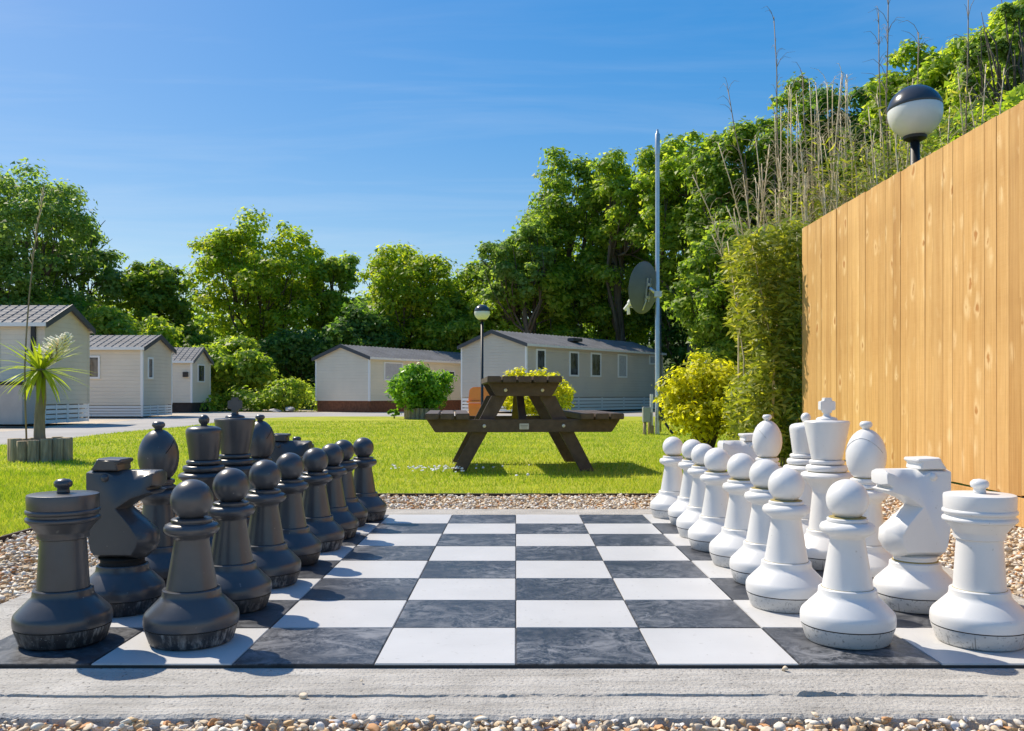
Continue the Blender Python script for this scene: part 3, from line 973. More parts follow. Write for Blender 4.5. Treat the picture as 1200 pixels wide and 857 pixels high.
def scatter_stones(name, pts, sizes, sub, smooth, seed):
    rng = np.random.default_rng(seed)
    V0, F0 = ico(sub)
    n = len(pts)
    # own shape for each stone: cut by random planes, stretched, turned
    base = np.repeat(V0[None], n, 0)
    for _ in range(7):
        d = rng.normal(size=(n, 3)); d /= np.linalg.norm(d, axis=1, keepdims=True)
        h = rng.uniform(0.22, 0.60, n)
        dist = np.einsum('nvk,nk->nv', base, d) - h[:, None]
        base -= np.clip(dist, 0, None)[:, :, None] * d[:, None, :]
    sc3 = np.stack([rng.uniform(0.8, 1.35, n), rng.uniform(0.6, 1.0, n), rng.uniform(0.4, 0.75, n)], -1)
    base *= sc3[:, None, :]
    a = rng.uniform(0, 2 * PI, n); tl = rng.normal(0, 0.45, n)
    ca, sa, ct, st = np.cos(a), np.sin(a), np.cos(tl), np.sin(tl)
    x, y, z = base[..., 0], base[..., 1], base[..., 2]
    y2 = y * ct[:, None] - z * st[:, None]; z2 = y * st[:, None] + z * ct[:, None]
    x3 = x * ca[:, None] - y2 * sa[:, None]; y3 = x * sa[:, None] + y2 * ca[:, None]
    W = np.stack([x3, y3, z2], -1) * sizes[:, None, None] + pts[:, None, :]
    Fc = (F0[None] + (np.arange(n) * len(V0))[:, None, None]).reshape(-1, 3)
    o = put(name, mesh_np(name, W.reshape(-1, 3), Fc, MAT['stone'], smooth))
    return o

rng = np.random.default_rng(21)
n = 6600
P = np.stack([rng.uniform(-1.50, 1.50, n), rng.uniform(1.70, 1.950, n), rng.uniform(-0.060, -0.022, n)], -1)
S = rng.uniform(0.007, 0.017, n)
o = scatter_stones('gravel', P, S, 2, False, 3)
tag(o, 'loose tan and white gravel in front of the concrete slab', 'gravel', kind='stuff')
def rect(n, x0, x1, y0, y1):
    return np.stack([rng.uniform(x0, x1, n), rng.uniform(y0, y1, n)], -1)
areas = [(-2.5, -1.64, 1.2, 5.4), (-2.5, 2.72, 5.38, 6.4), (1.66, 2.74, 1.2, 5.42), (-1.7, 1.7, 1.2, 1.72), (-1.7, -1.48, 1.70, 1.93), (1.48, 1.7, 1.70, 1.93)]
pp = []
for (x0, x1, y0, y1) in areas:
    pp.append(rect(int((x1 - x0) * (y1 - y0) / 0.00046), x0, x1, y0, y1))
P2 = np.concatenate(pp)
P = np.concatenate([P2, rng.uniform(-0.066, -0.038, len(P2))[:, None]], 1)
o = scatter_stones('gravel', P, rng.uniform(0.012, 0.024, len(P)), 1, False, 4)
tag(o, 'bed of tan and white gravel bordering the chessboard slab', 'gravel', kind='stuff')
# a few stray stones lying on the slab
stray = [(-1.17, 2.03, 'small orange pebble on the slab lip near the black rook', 0.011), (-0.475, 2.045, 'pale pebble on the slab lip before the black tile', 0.014), (0.655, 2.235, 'dark pebble against the board edge on the slab', 0.011), (-0.36, 2.14, 'tiny dark pebble on the slab top', 0.006), (0.63, 1.93, 'brown pebble resting against the slab front', 0.014)]
for x, y, l, s in stray:
    o = scatter_stones('pebble', np.array([[0.0, 0.0, 0.0]]), np.array([s]), 2, True, int(abs(x) * 1000))
    o.location = (x, y, (-0.009 if y < 2.06 else -0.006))
    tag(o, l, 'pebble', 'pebbles on the slab')

# ------------------------------------------------------------------ grass blades on the lawn
def grass():
    n = 390000
    rng = np.random.default_rng(31)
    Y = np.exp(rng.uniform(math.log(4.0), math.log(30), n))
    X = rng.uniform(-0.72, 0.66, n) * Y
    k = rng.random(n) < 0.20                      # the strip of lawn left of the gravel, nearer the viewer
    X = np.where(k, rng.uniform(-7.4, -2.53, n), X); Y = np.where(k, rng.uniform(1.15, 8.5, n), Y)
    ll = np.interp(Y, [0, 13, 15.4, 18.8, 22, 25.6, 31, 34], [-7.6, -7.85, -7.9, -8.5, -8.85, -9.1, -9.5, -9.3])
    ok = (X > ll) & ((Y > 6.42) | (X < -2.53))
    X, Y = X[ok], Y[ok]; n = len(X)
    w = 0.0022 * np.maximum(1, np.hypot(X, Y) / 5.5) * rng.uniform(0.7, 1.4, n)
    h = rng.uniform(0.016, 0.038, n) * np.where(rng.random(n) < 0.03, 1.6, 1.0)
    edge = (np.abs(Y - 6.45) < 0.08) | (np.abs(X + 2.56) < 0.07) & (Y < 6.4)
    h = np.where(edge, h * 1.5, h)
    Z = gz(Y) + 0.002
    a = rng.uniform(0, 2 * PI, n)
    lean = rng.normal(0, 0.55, (n, 2)) * h[:, None]
    dx, dy = np.cos(a) * w, np.sin(a) * w
    V = np.stack([np.stack([X - dx, Y - dy, Z - 0.004], -1), np.stack([X + dx, Y + dy, Z - 0.004], -1), np.stack([X + lean[:, 0], Y + lean[:, 1], Z + h], -1)], 1).reshape(-1, 3)
    Fc = np.arange(3 * n).reshape(-1, 3)
    o = put('grass', mesh_np('grass', V, Fc, MAT['blade']))
    tag(o, 'short yellow-green mown grass of the lawn', 'grass', kind='stuff')
grass()

# edging boards round the lawn
ed = thing('lawn_edging', 'thin brown timber edging between the lawn and the gravel', 'edging', (0, 0, 0))
part('edging_board', MB().box(-2.53, 2.72, 6.395, 6.412, -0.09, -0.030), MAT['skirt_brown'], ed)
part('edging_board', MB().box(-2.53, -2.513, 1.13, 6.394, -0.09, -0.032), MAT['skirt_brown'], ed)

# ------------------------------------------------------------------ timber fence
FXX = 2.70
fence = thing('timber_fence', 'tall golden closeboard timber fence beside the white chess pieces', 'fence', (FXX, 0, 0))
YF = 8.6
bw, pitch = 0.150, 0.128
boards = []
for k in range(3):
    m = MB()
    m.add([(0.0, 0, 0), (-0.0096, 0, 0), (-0.0080, bw, 0), (0.004, bw, 0), (0.0, 0, 2.1), (-0.0096, 0, 2.1), (-0.0080, bw, 2.1), (0.004, bw, 2.1)],
          [(0, 3, 2, 1), (4, 5, 6, 7), (0, 1, 5, 4), (1, 2, 6, 5), (2, 3, 7, 6), (3, 0, 4, 7)])
    boards.append(m.mesh('board', MAT['fence'], 0.0015, 1))
y = YF - bw
i = 0
while y > 1.6:
    put('board', boards[i % 3], fence, (random.uniform(-.0002, .0002), y + random.uniform(-.003, .003), 0.122 + random.uniform(-.003, .004)), (0, random.uniform(-.0015, .0015), random.uniform(-.004, .004)))
    y -= pitch; i += 1
for (a, b) in ((1.7, 4.0), (4.0, 6.3), (6.3, 8.58)):
    part('plinth_board', MB().box(-0.012, 0.012, a + .003, b - .003, -0.045, 0.112), MAT['fence'], fence, 0.003)
    for z in (0.35, 1.15, 1.95):
        part('rail', MB().box(0.003, 0.045, a + .05, b - .05, z, z + 0.075), MAT['fence'], fence, 0.003)
for yy in (1.75, 4.0, 6.3, 8.53):
    part('post', MB().box(0.048, 0.14, yy - .045, yy + .045, -0.1, 2.2), MAT['fence'], fence, 0.004)

# ------------------------------------------------------------------ globe lamps
def globe_lamp(name, label, x, y, zc, r, tilt):
    z0 = ground(x, y)
    t = thing(name, label, 'street lamp', (x, y, z0), 0, 'globe lamps on black posts')
    h = zc - z0
    part('post', MB().lathe([(0.07, 0.0), (0.07, 0.25), (0.04, 0.30), (0.033, 0.32), (0.033, h - r * 1.0)], 20), MAT['black_metal'], t)
    part('collar', MB().lathe([(0.045, h - r * 1.12), (r * .42, h - r * 1.02), (r * .44, h - r * .93), (r * .38, h - r * .86)], 24), MAT['black_metal'], t, auto=R(40))
    g = part('globe', MB().lathe(ball(r, 0, -r * .93, r * 0.16, 16), 40), MAT['globe_white'], t, loc=(0, 0, h), rot=(0, 0, 0))
    c = part('cap', MB().lathe([(r * .985, r * .13)] + ball(r * 1.025, 0, r * 0.16, r * 1.025, 12), 40), MAT['globe_cap'], t, loc=(0, 0, h))
    g.rotation_euler = c.rotation_euler = tilt
    return t
globe_lamp('globe_lamp', 'globe lamp with dark cap rising behind the timber fence', 2.88, 6.6, zpx(132, 6.6), 0.187, (R(-4), R(-3), 0))
globe_lamp('globe_lamp', 'small distant globe lamp on a slim black post behind the picnic table', atpx(565, 22), 22, zpx(366.5, 22), 0.19, (0, 0, 0))

# ------------------------------------------------------------------ picnic table
pb = thing('picnic_table', 'dark brown recycled plastic A-frame picnic table on the lawn', 'picnic table', (0.075, 8.54, ground(0, 8.6)), R(4))
MR = MAT['recycled']
H0 = 0.896
for i in range(5):
    x0 = -0.347 + i * 0.1405
    part('table_plank', MB().box(x0, x0 + 0.124, -0.17, 1.60, H0 - 0.058, H0), MR, pb, 0.006)
for s in (-1, 1):
    for i in range(3):
        x0 = s * (0.915 - 0.0625 - i * 0.1405)
        part('seat_plank', MB().box(x0 - 0.0625, x0 + 0.0625, -0.17, 1.60, 0.498, 0.553), MR, pb, 0.006)
for yy, sgn in ((0.0, 1), (1.36, -1)):
    ya, yb = yy - 0.03, yy + 0.03
    o_ = 0.062 * sgn
    for s in (-1, 1):
        poly = [(s * 0.178, 0.833), (s * 0.325, 0.833), (s * 0.675, 0.0), (s * 0.545, 0.0)]
        poly = [(s * 0.150, 0.715), (s * 0.300, 0.715), (s * 0.672, 0.0), (s * 0.545, 0.0)]
        part('leg', MB().prism(poly, ya + o_, yb + o_), MR, pb, 0.004)
    part('table_bearer', MB().prism([(-0.335, 0.836), (0.335, 0.836), (0.262, 0.712), (-0.262, 0.712)], ya, yb), MR, pb, 0.005)
    part('seat_bearer', MB().prism([(-0.905, 0.496), (0.905, 0.496), (0.825, 0.376), (-0.825, 0.376)], ya, yb), MR, pb, 0.005)
    for bx_, bz in ((-0.172, 0.768), (0.172, 0.768), (-0.37, 0.435), (0.37, 0.435)):
        Mx = Matrix.Translation((bx_, yy - 0.03 * sgn, bz)) @ Matrix.Rotation(PI / 2 * sgn, 4, 'X')
        part('bolt_cap', MB().lathe([(0.016, -0.002), (0.016, 0.004), (0.011, 0.010), (0.0, 0.012)], 16, Mx), MAT['bolt_white'], pb)
# slanting braces under the table top and the small plate
for s in (0,):
    part('brace', MB().add([(-0.035, 0.10, 0.47), (0.035, 0.10, 0.47), (0.035, 0.16, 0.47), (-0.035, 0.16, 0.47), (-0.035, 0.62, 0.83), (0.035, 0.62, 0.83), (0.035, 0.68, 0.83), (-0.035, 0.68, 0.83)],
         [(0, 3, 2, 1), (4, 5, 6, 7), (0, 1, 5, 4), (1, 2, 6, 5), (2, 3, 7, 6), (3, 0, 4, 7)]), MR, pb, 0.004)
    part('brace', MB().add([(-0.035, 1.20, 0.47), (0.035, 1.20, 0.47), (0.035, 1.26, 0.47), (-0.035, 1.26, 0.47), (-0.035, 0.74, 0.83), (0.035, 0.74, 0.83), (0.035, 0.80, 0.83), (-0.035, 0.80, 0.83)],
         [(0, 3, 2, 1), (4, 5, 6, 7), (0, 1, 5, 4), (1, 2, 6, 5), (2, 3, 7, 6), (3, 0, 4, 7)]), MR, pb, 0.004)
pl = part('plate', MB().box(-0.045, 0.045, -0.037, -0.031, 0.402, 0.458), MAT['plate'], pb, 0.003)
part('engraving', MB().box(-0.034, 0.034, -0.0385, -0.0372, 0.436, 0.442).box(-0.030, 0.030, -0.0385, -0.0372, 0.424, 0.429).box(-0.025, 0.025, -0.0385, -0.0372, 0.413, 0.417), MAT['plate_line'], pl)

# ------------------------------------------------------------------ foliage generators
def leaf_quads(P, N, size, aspect, rng, droop=0.0):
    """one bent rhombic leaf (two triangles) at every point"""
    n = len(P)
    N = N / (np.linalg.norm(N, axis=1, keepdims=True) + 1e-9)
    r = rng.normal(size=(n, 3)); r[:, 2] -= droop
    t = np.cross(N, r); t /= (np.linalg.norm(t, axis=1, keepdims=True) + 1e-9)
    b = np.cross(N, t)
    s = size[:, None]
    V = np.stack([P - t * s * .5, P + b * s * .5 * aspect + N * s * .08, P + t * s * .5 - N * s * .1, P - b * s * .5 * aspect + N * s * .08], 1).reshape(-1, 3)
    i = np.arange(n)[:, None] * 4
    return V, np.concatenate([i + 0, i + 1, i + 2, i + 3], 1)

def leaf_tris(P, N, size, aspect, rng):
    n = len(P)
    N = N / (np.linalg.norm(N, axis=1, keepdims=True) + 1e-9)
    r = rng.normal(size=(n, 3))
    t = np.cross(N, r); t /= (np.linalg.norm(t, axis=1, keepdims=True) + 1e-9)
    b = np.cross(N, t)
    s = size[:, None]
    k = rng.uniform(-.35, .35, (n, 1))
    V = np.stack([P - t * s * .5, P + t * s * k + b * s * aspect, P + t * s * .5], 1).reshape(-1, 3)
    return V, np.arange(3 * n).reshape(-1, 3)

def clumps_to_leaves(centres, radii, per, size, rng, flat=0.75, aspect=0.62, up=0.5, tri=False):
    Ps = []; Ns = []
    for c, r, k in zip(centres, radii, per):
        d = rng.normal(size=(k, 3)); d /= np.linalg.norm(d, axis=1, keepdims=True)
        d[:, 2] = np.where(rng.random(k) < 0.6, np.abs(d[:, 2]), d[:, 2])
        rad = r * np.power(rng.uniform(0.12, 1.0, k), 0.45) * (1 + 0.22 * rng.normal(size=k).clip(-1.5, 2))
        p = d * rad[:, None]; p[:, 2] *= flat
        Ps.append(p + c)
        Ns.append(d + rng.normal(0, 0.45, (k, 3)) + np.array([0, 0, up]))
    P = np.concatenate(Ps); N = np.concatenate(Ns)
    return (leaf_tris if tri else leaf_quads)(P, N, size * rng.uniform(0.45, 1.5, len(P)), aspect, rng)

def make_tree(name, label, x, y, H, Rx, cb, leafmat, leaf, nleaf, nclump, seed, bark='bark', group='trees behind the caravans', squash=1.0, cat='tree', limbs=8, lean=0.0, clump=0.30, z0=None):
    rng = np.random.default_rng(seed)
    z0 = ground(x, y) - 0.05 if z0 is None else z0
    t = thing(name, label, cat, (x, y, z0), 0, group)
    m = MB()
    th = H * 0.70
    tr = 0.020 * H + 0.05
    wob = rng.normal(0, 0.02 * H, (6, 2)).cumsum(0) * 0.5; wob[0] = 0
    tp = [(wob[i, 0] + lean * H * (i / 5) ** 2, wob[i, 1], th * i / 5) for i in range(6)]
    m.tube(tp, [tr * (1.25 if i == 0 else 1 - 0.16 * i) for i in range(6)], 8)
    cz = H * (1 + cb) / 2; ch = H * (1 - cb) / 2
    cen = []; rad = []
    for i in range(limbs):
        f = rng.uniform(max(0.2, cb * 0.8), 0.95)
        k = min(4, int(f * 5)); q = f * 5 - k
        p0 = np.array(tp[k]) * (1 - q) + np.array(tp[k + 1]) * q
        a = 2 * PI * (i + rng.uniform(-.3, .3)) / limbs * 1.0 + (i % 2) * 0.4
        el = rng.uniform(-0.1, 0.95)
        rr = rng.uniform(0.55, 0.85)
        p2 = np.array([lean * H * 0.6 + Rx * rr * math.cos(a) * math.cos(el * 0.9), Rx * rr * squash * math.sin(a) * math.cos(el * 0.9), cz + ch * rr * math.sin(el)])
        if p2[2] < p0[2] * 0.7: p2[2] = p0[2] * 0.8
        mid = (p0 + p2) / 2 + np.array([0, 0, -0.05 * H]) + rng.normal(0, 0.03 * H, 3)
        r0 = tr * 0.42 * (1 - 0.4 * f)
        m.tube([p0, (p0 + mid) / 2 + rng.normal(0, .01 * H, 3), mid, (mid + p2) / 2 + rng.normal(0, .015 * H, 3), p2], [r0, r0 * .8, r0 * .6, r0 * .42, r0 * .18], 6)
        cen.append(p2)
        for _ in range(3):
            p3 = p2 + rng.normal(0, 1, 3) * np.array([Rx * .22, Rx * .22 * squash, ch * .22])
            q3 = (p3 - np.array([lean * H * .6, 0, cz])) / np.array([Rx, Rx * squash, ch]); nq = np.linalg.norm(q3)
            if nq > .84: p3 = np.array([lean * H * .6, 0, cz]) + q3 * (.84 / nq) * np.array([Rx, Rx * squash, ch])
            m.tube([mid, (mid + p3) / 2 + rng.normal(0, .02 * H, 3), p3], [r0 * .5, r0 * .3, r0 * .1], 5)
            cen.append(p3)
    ncl = max(0, nclump - len(cen))
    d = rng.normal(size=(ncl, 3)); d /= np.linalg.norm(d, axis=1, keepdims=True)
    lump = 1 + 0.16 * np.sin(3 * np.arctan2(d[:, 1], d[:, 0]) + seed) + 0.12 * np.sin(5 * d[:, 2] + 2 * d[:, 0] + seed * 1.7)
    f = np.power(rng.uniform(0.06, 1, ncl), 0.42) * np.minimum(0.88 * lump, 0.96)
    cc = d * f[:, None] * np.array([Rx, Rx * squash, ch]) + np.array([0, 0, cz])
    cc[:, 0] += lean * H * 0.6
    cen = np.concatenate([np.array(cen), cc])
    dm = np.linalg.norm(cen[:, None] - cen[None], axis=2)
    cen = cen[(dm < Rx * clump * 1.9).sum(1) >= 4]
    rad = Rx * clump * rng.uniform(0.6, 1.2, len(cen))
    w = rad ** 2 / (rad ** 2).sum()
    per = np.maximum(6, (w * nleaf).astype(int))
    V, Fc = clumps_to_leaves(cen, rad, per, leaf * .92, rng, tri=True, aspect=.7)
    part('trunk', m, MAT[bark], t)
    put('crown', mesh_np('crown', V, Fc, MAT[leafmat]), t)
    return t

def tree_px(name, label, px, Y, top, hw, cb, leafmat, seed, nleaf=12000, nclump=70, leaf=0.30, **kw):
    nclump = int(nclump * 1.5); nleaf = int(nleaf * 1.75)
    x = atpx(px, Y)
    H = zpx(top, Y) - (ground(x, Y) - 0.05)
    return make_tree(name, label, x, Y, H, hw / FX * Y, cb, leafmat, leaf, nleaf, nclump, seed, **kw)

# left: airy willows, oaks behind the caravans
WIL = 'grey-green airy willow, '
tree_px('willow_tree', WIL + 'tallest tree at the left edge of the photo', 25, 50, 190, 92, 0.18, 'leaf_willow', 101, 15000, 95, 0.24, bark='bark', limbs=11, clump=0.24)
tree_px('willow_tree', WIL + 'leaning over the second caravan', 92, 54, 222, 52, 0.2, 'leaf_willow', 102, 8000, 60, 0.24, limbs=8, clump=0.26)
tree_px('willow_tree', WIL + 'cut off by the left edge of the photo', -78, 52, 172, 90, 0.15, 'leaf_willow', 103, 11000, 75, 0.26, clump=0.26)
tree_px('oak_tree', 'small bushy oak above the roof of the third caravan', 183, 56, 290, 42, 0.15, 'leaf_oak', 104, 9000, 60, 0.28, limbs=7)
tree_px('oak_tree', 'broad round-topped oak standing between the left caravans and the cream one', 300, 60, 250, 84, 0.22, 'leaf_gold', 105, 17000, 105, 0.27, limbs=12, clump=0.22, lean=0.02)
tree_px('oak_tree', 'slim dark oak touching the right side of the broad oak', 385, 62, 268, 34, 0.2, 'leaf_bright', 106, 8000, 50, 0.27, limbs=7)
tree_px('oak_tree', 'open flat-topped oak behind the cream caravan', 476, 58, 283, 62, 0.34, 'leaf_gold', 107, 8500, 70, 0.26, limbs=11, clump=0.24)
tree_px('ash_tree', 'thin airy ash leaning out left from the wooded hill', 612, 54, 235, 52, 0.30, 'leaf_willow', 108, 6000, 60, 0.24, limbs=10, clump=0.20, lean=-0.06)
# lower growth behind the caravans
low = [(-40, 47, 330, 70, 'leaf_dark', 'dark bushy growth below the willows at the left edge'), (60, 50, 345, 60, 'leaf_oak', 'green bushy tree behind the nearest left caravan'), (150, 50, 352, 55, 'leaf_bright', 'bright bushy tree behind the second caravan'),
       (215, 53, 372, 40, 'leaf_oak', 'bushy tree just behind the third caravan'), (270, 50, 392, 50, 'leaf_bright', 'bright green bush-like tree right of the third caravan'), (350, 56, 385, 50, 'leaf_dark', 'dark bushy tree left of the cream caravan'),
       (420, 56, 352, 52, 'leaf_dark', 'dark bushy tree rising behind the gable of the cream caravan'), (480, 58, 355, 55, 'leaf_gold', 'yellowish bushy tree behind the cream caravan roof'), (550, 58, 325, 60, 'leaf_bright', 'bright bushy tree behind the gap between the two middle caravans')]
for i, (px, Y, top, hw, lm, lb) in enumerate(low):
    tree_px('bushy_tree', lb, px, Y, top, hw, 0.02, lm, 200 + i, 9000, 55, 0.27, limbs=6, clump=0.30, group='low trees behind the caravans')
# wooded hill on the right
hillt = [(560, 60, 296, 55, 'leaf_oak', 'oak at the left foot of the wooded hill'), (628, 56, 262, 62, 'leaf_bright', 'bright broad tree behind the taupe caravan roof'), (665, 58, 188, 62, 'leaf_oak', 'tall oak on the hill behind the taupe caravan'),
         (735, 55, 152, 60, 'leaf_bright', 'bright tall tree just left of the mast top'), (705, 58, 275, 62, 'leaf_bright', 'bright low tree below the dish, behind the taupe caravan'), (800, 52, 122, 62, 'leaf_bright', 'bright tall tree just right of the mast top'),
         (800, 56, 285, 60, 'leaf_dark', 'dark tree behind the lower part of the mast'), (865, 48, 112, 62, 'leaf_oak', 'oak on the hill behind the dry canes'), (850, 42, 262, 60, 'leaf_oak', 'oak behind the yellow-green bush'),
         (930, 46, 104, 64, 'leaf_oak', 'oak on the hill left of the fence lamp'), (935, 38, 250, 70, 'leaf_dark', 'dark oak behind the bamboo hedge'), (1000, 44, 84, 66, 'leaf_dark', 'dark oak on the hill crest behind the canes'), (1065, 40, 50, 62, 'leaf_bright', 'bright tree on the hill behind the fence lamp'),
         (1020, 34, 210, 70, 'leaf_oak', 'oak on the slope low behind the fence'), (1130, 38, 14, 66, 'leaf_bright', 'bright tree high on the hill right of the lamp'), (1190, 34, -20, 70, 'leaf_bright', 'bright tree at the upper right edge of the photo'), (1120, 30, 110, 70, 'leaf_oak', 'oak on the slope behind the fence right of the lamp'),
         (1270, 32, -30, 80, 'leaf_oak', 'oak at the far right, its crown cut off by the photo edge'), (1215, 26, 90, 70, 'leaf_bright', 'bright low tree above the right end of the fence')]
for i, (px, Y, top, hw, lm, lb) in enumerate(hillt):
    big = (top < 200)
    top -= 20 if big else 8
    tree_px('oak_tree', lb, px, Y, top, hw, 0.12 if big else 0.04, lm, 300 + i, 13000 if big else 11000, 75, 0.27 if Y > 45 else 0.24, limbs=9, clump=0.27, group='trees on the wooded hill')
tree_px('ash_tree', 'sparse ash branch crown at the top right corner', 1172, 30, -22, 46, 0.5, 'leaf_willow', 330, 3600, 80, 0.16, limbs=10, clump=0.17, group='trees on the wooded hill')

# far wood: one mass that closes the gaps between the trunks
def far_wood():
    rng = np.random.default_rng(77)
    cen = []; rad = []
    for _ in range(330):
        px = rng.uniform(-250, 1500); Y = rng.uniform(66, 80)
        top = np.interp(px, [-250, 0, 130, 200, 300, 420, 540, 640, 760, 900, 1050, 1500], [330, 345, 365, 372, 368, 360, 330, 270, 215, 175, 130, 0])
        x = atpx(px, Y); g = ground(x, Y)
        h = (zpx(top, Y) - g) * rng.uniform(0.15, 0.95)
        cen.append((x, Y, g + h)); rad.append(rng.uniform(1.8, 3.2))
    cen = np.array(cen); rad = np.array(rad)
    V, Fc = clumps_to_leaves(cen, rad, [170] * len(cen), 0.5, rng)
    o = put('woodland', mesh_np('woodland', V, Fc, MAT['leaf_oak']))
    tag(o, 'dense far woodland closing the view behind the nearer trees', 'woodland', kind='stuff')
far_wood()

# undergrowth strip along the foot of the trees
def undergrowth():
    rng = np.random.default_rng(78)
    cen = []; rad = []
    for _ in range(150):
        px = rng.uniform(-100, 380); Y = rng.uniform(46.5, 50)
        x = atpx(px, Y); cen.append((x, Y, ground(x, Y) + rng.uniform(0.0, 0.9))); rad.append(rng.uniform(.5, 1.0))
    for _ in range(90):
        px = rng.uniform(520, 900); Y = rng.uniform(52, 55)
        x = atpx(px, Y); cen.append((x, Y, ground(x, Y) + rng.uniform(0.0, 1.2))); rad.append(rng.uniform(.6, 1.1))
    V, Fc = clumps_to_leaves(np.array(cen), np.array(rad), [110] * len(cen), 0.2, rng)
    o = put('undergrowth', mesh_np('undergrowth', V, Fc, MAT['leaf_bright']))
    tag(o, 'green undergrowth along the foot of the trees', 'undergrowth', kind='stuff')
undergrowth()

def make_bush(name, label, x, y, rx, h, leafmat, leaf, nleaf, nclump, seed, z0=None, clump=0.36, base=0.05, aspect=0.55, stems=7, group='garden bushes', ry=None, flat=0.9, core=0.35, zlift=0.0):
    rng = np.random.default_rng(seed)
    z0 = ground(x, y) if z0 is None else z0
    t = thing(name, label, 'bush', (x, y, z0), 0, group)
    ry = ry or rx
    m = MB()
    for i in range(stems):
        a = rng.uniform(0, 2 * PI); q = rng.uniform(.2, .7)
        e = np.array([rx * q * math.cos(a), ry * q * math.sin(a), h * rng.uniform(.5, .85)])
        s0 = np.array([math.cos(a) * rx * .06, math.sin(a) * rx * .06, zlift])
        m.tube([s0, e * [.35, .35, .45] + rng.normal(0, .03 * h, 3), e], [0.02 * h, 0.014 * h, 0.005 * h], 6)
    part('stem', m, MAT['bark'], t)
    d = rng.normal(size=(nclump, 3)); d /= np.linalg.norm(d, axis=1, keepdims=True)
    f = np.power(rng.uniform(core ** 3, 1, nclump), 1 / 3) * (1 - clump * .75)
    hb = h * (1 - base) / 2
    cen = d * f[:, None] * np.array([rx, ry, hb]) + np.array([0, 0, h * base + hb])
    rad = np.minimum(rx, hb) * clump * rng.uniform(.65, 1.15, nclump)
    w = rad ** 2 / (rad ** 2).sum()
    V, Fc = clumps_to_leaves(cen, rad, np.maximum(5, (w * nleaf).astype(int)), leaf, rng, flat=flat, aspect=aspect, up=0.35)
    put('foliage', mesh_np('foliage', V, Fc, MAT[leafmat]), t)
    return t

# round laurel in a log planter by the road
def log_planter(name, label, x, y, r, h, nlog, cat='planter', group='log-roll planters', z0=None):
    z0 = ground(x, y) if z0 is None else z0
    t = thing(name, label, cat, (x, y, z0), 0, group)
    lr = PI * r / nlog * 1.03
    hs = []
    for i in range(nlog):
        a = 2 * PI * i / nlog
        hh = h * random.uniform(0.93, 1.05)
        part('log', MB().lathe([(lr, -0.05), (lr, hh - 0.006), (lr * .9, hh), (0, hh)], 10, Matrix.Translation((r * math.cos(a), r * math.sin(a), 0))), MAT['timber'], t, auto=R(50))
    part('soil', MB().lathe([(r - lr * .4, h * 0.3), (r - lr * .4, h * .82), (0, h * .9)], 20), MAT['soil'], t)
    return t
lx, ly = atpx(494, 33), 33
log_planter('planter', 'low wooden planter under the round green laurel beside the road', lx, ly, 0.55, 0.38, 22)
make_bush('laurel_bush', 'round glossy green laurel growing in the far wooden planter', lx, ly, 1.36, 2.10, 'leaf_laurel', 0.12, 15000, 110, 401, z0=ground(lx, ly) + 0.08, clump=0.30, base=-0.03, stems=8, core=.3)
make_bush('laurel_bush', 'small low green sprout at the left foot of the laurel planter', atpx(462, 33), 33, 0.30, 0.35, 'leaf_laurel', 0.12, 220, 8, 402)
make_bush('conifer_bush', 'pale green feathery bush beside the third caravan by the road', atpx(336, 47), 47, 1.55, 1.75, 'leaf_bright', 0.14, 5200, 50, 403, clump=0.34)
# two yellow domed conifers behind the picnic table
make_bush('golden_bush', 'golden domed bush showing right of the picnic table top', atpx(636, 25), 25, 1.02, zpx(432, 25) - ground(0, 25), 'leaf_yellow', 0.10, 5200, 60, 404, clump=0.30, core=0.6)
make_bush('golden_bush', 'small golden bush showing just above the picnic table planks', atpx(611, 27), 27, 0.75, zpx(430, 27) - ground(0, 27), 'leaf_yellow', 0.10, 3600, 46, 405, clump=0.30, core=0.6)
# loose yellow-green bush right of the mast
make_bush('euonymus_bush', 'loose yellow-green bush between the mast and the bamboo hedge', 2.36, 11.3, 0.62, 1.32, 'leaf_yellow', 0.066, 9500, 90, 406, clump=0.30, base=0.03, aspect=0.55, stems=14, core=0.3)
make_bush('euonymus_bush', 'lower yellow-green bush tucked against the bamboo hedge', 2.72, 10.7, 0.46, 1.05, 'leaf_yellow', 0.064, 4200, 50, 407, clump=0.32, base=0.05, aspect=0.5, stems=8, core=0.4)

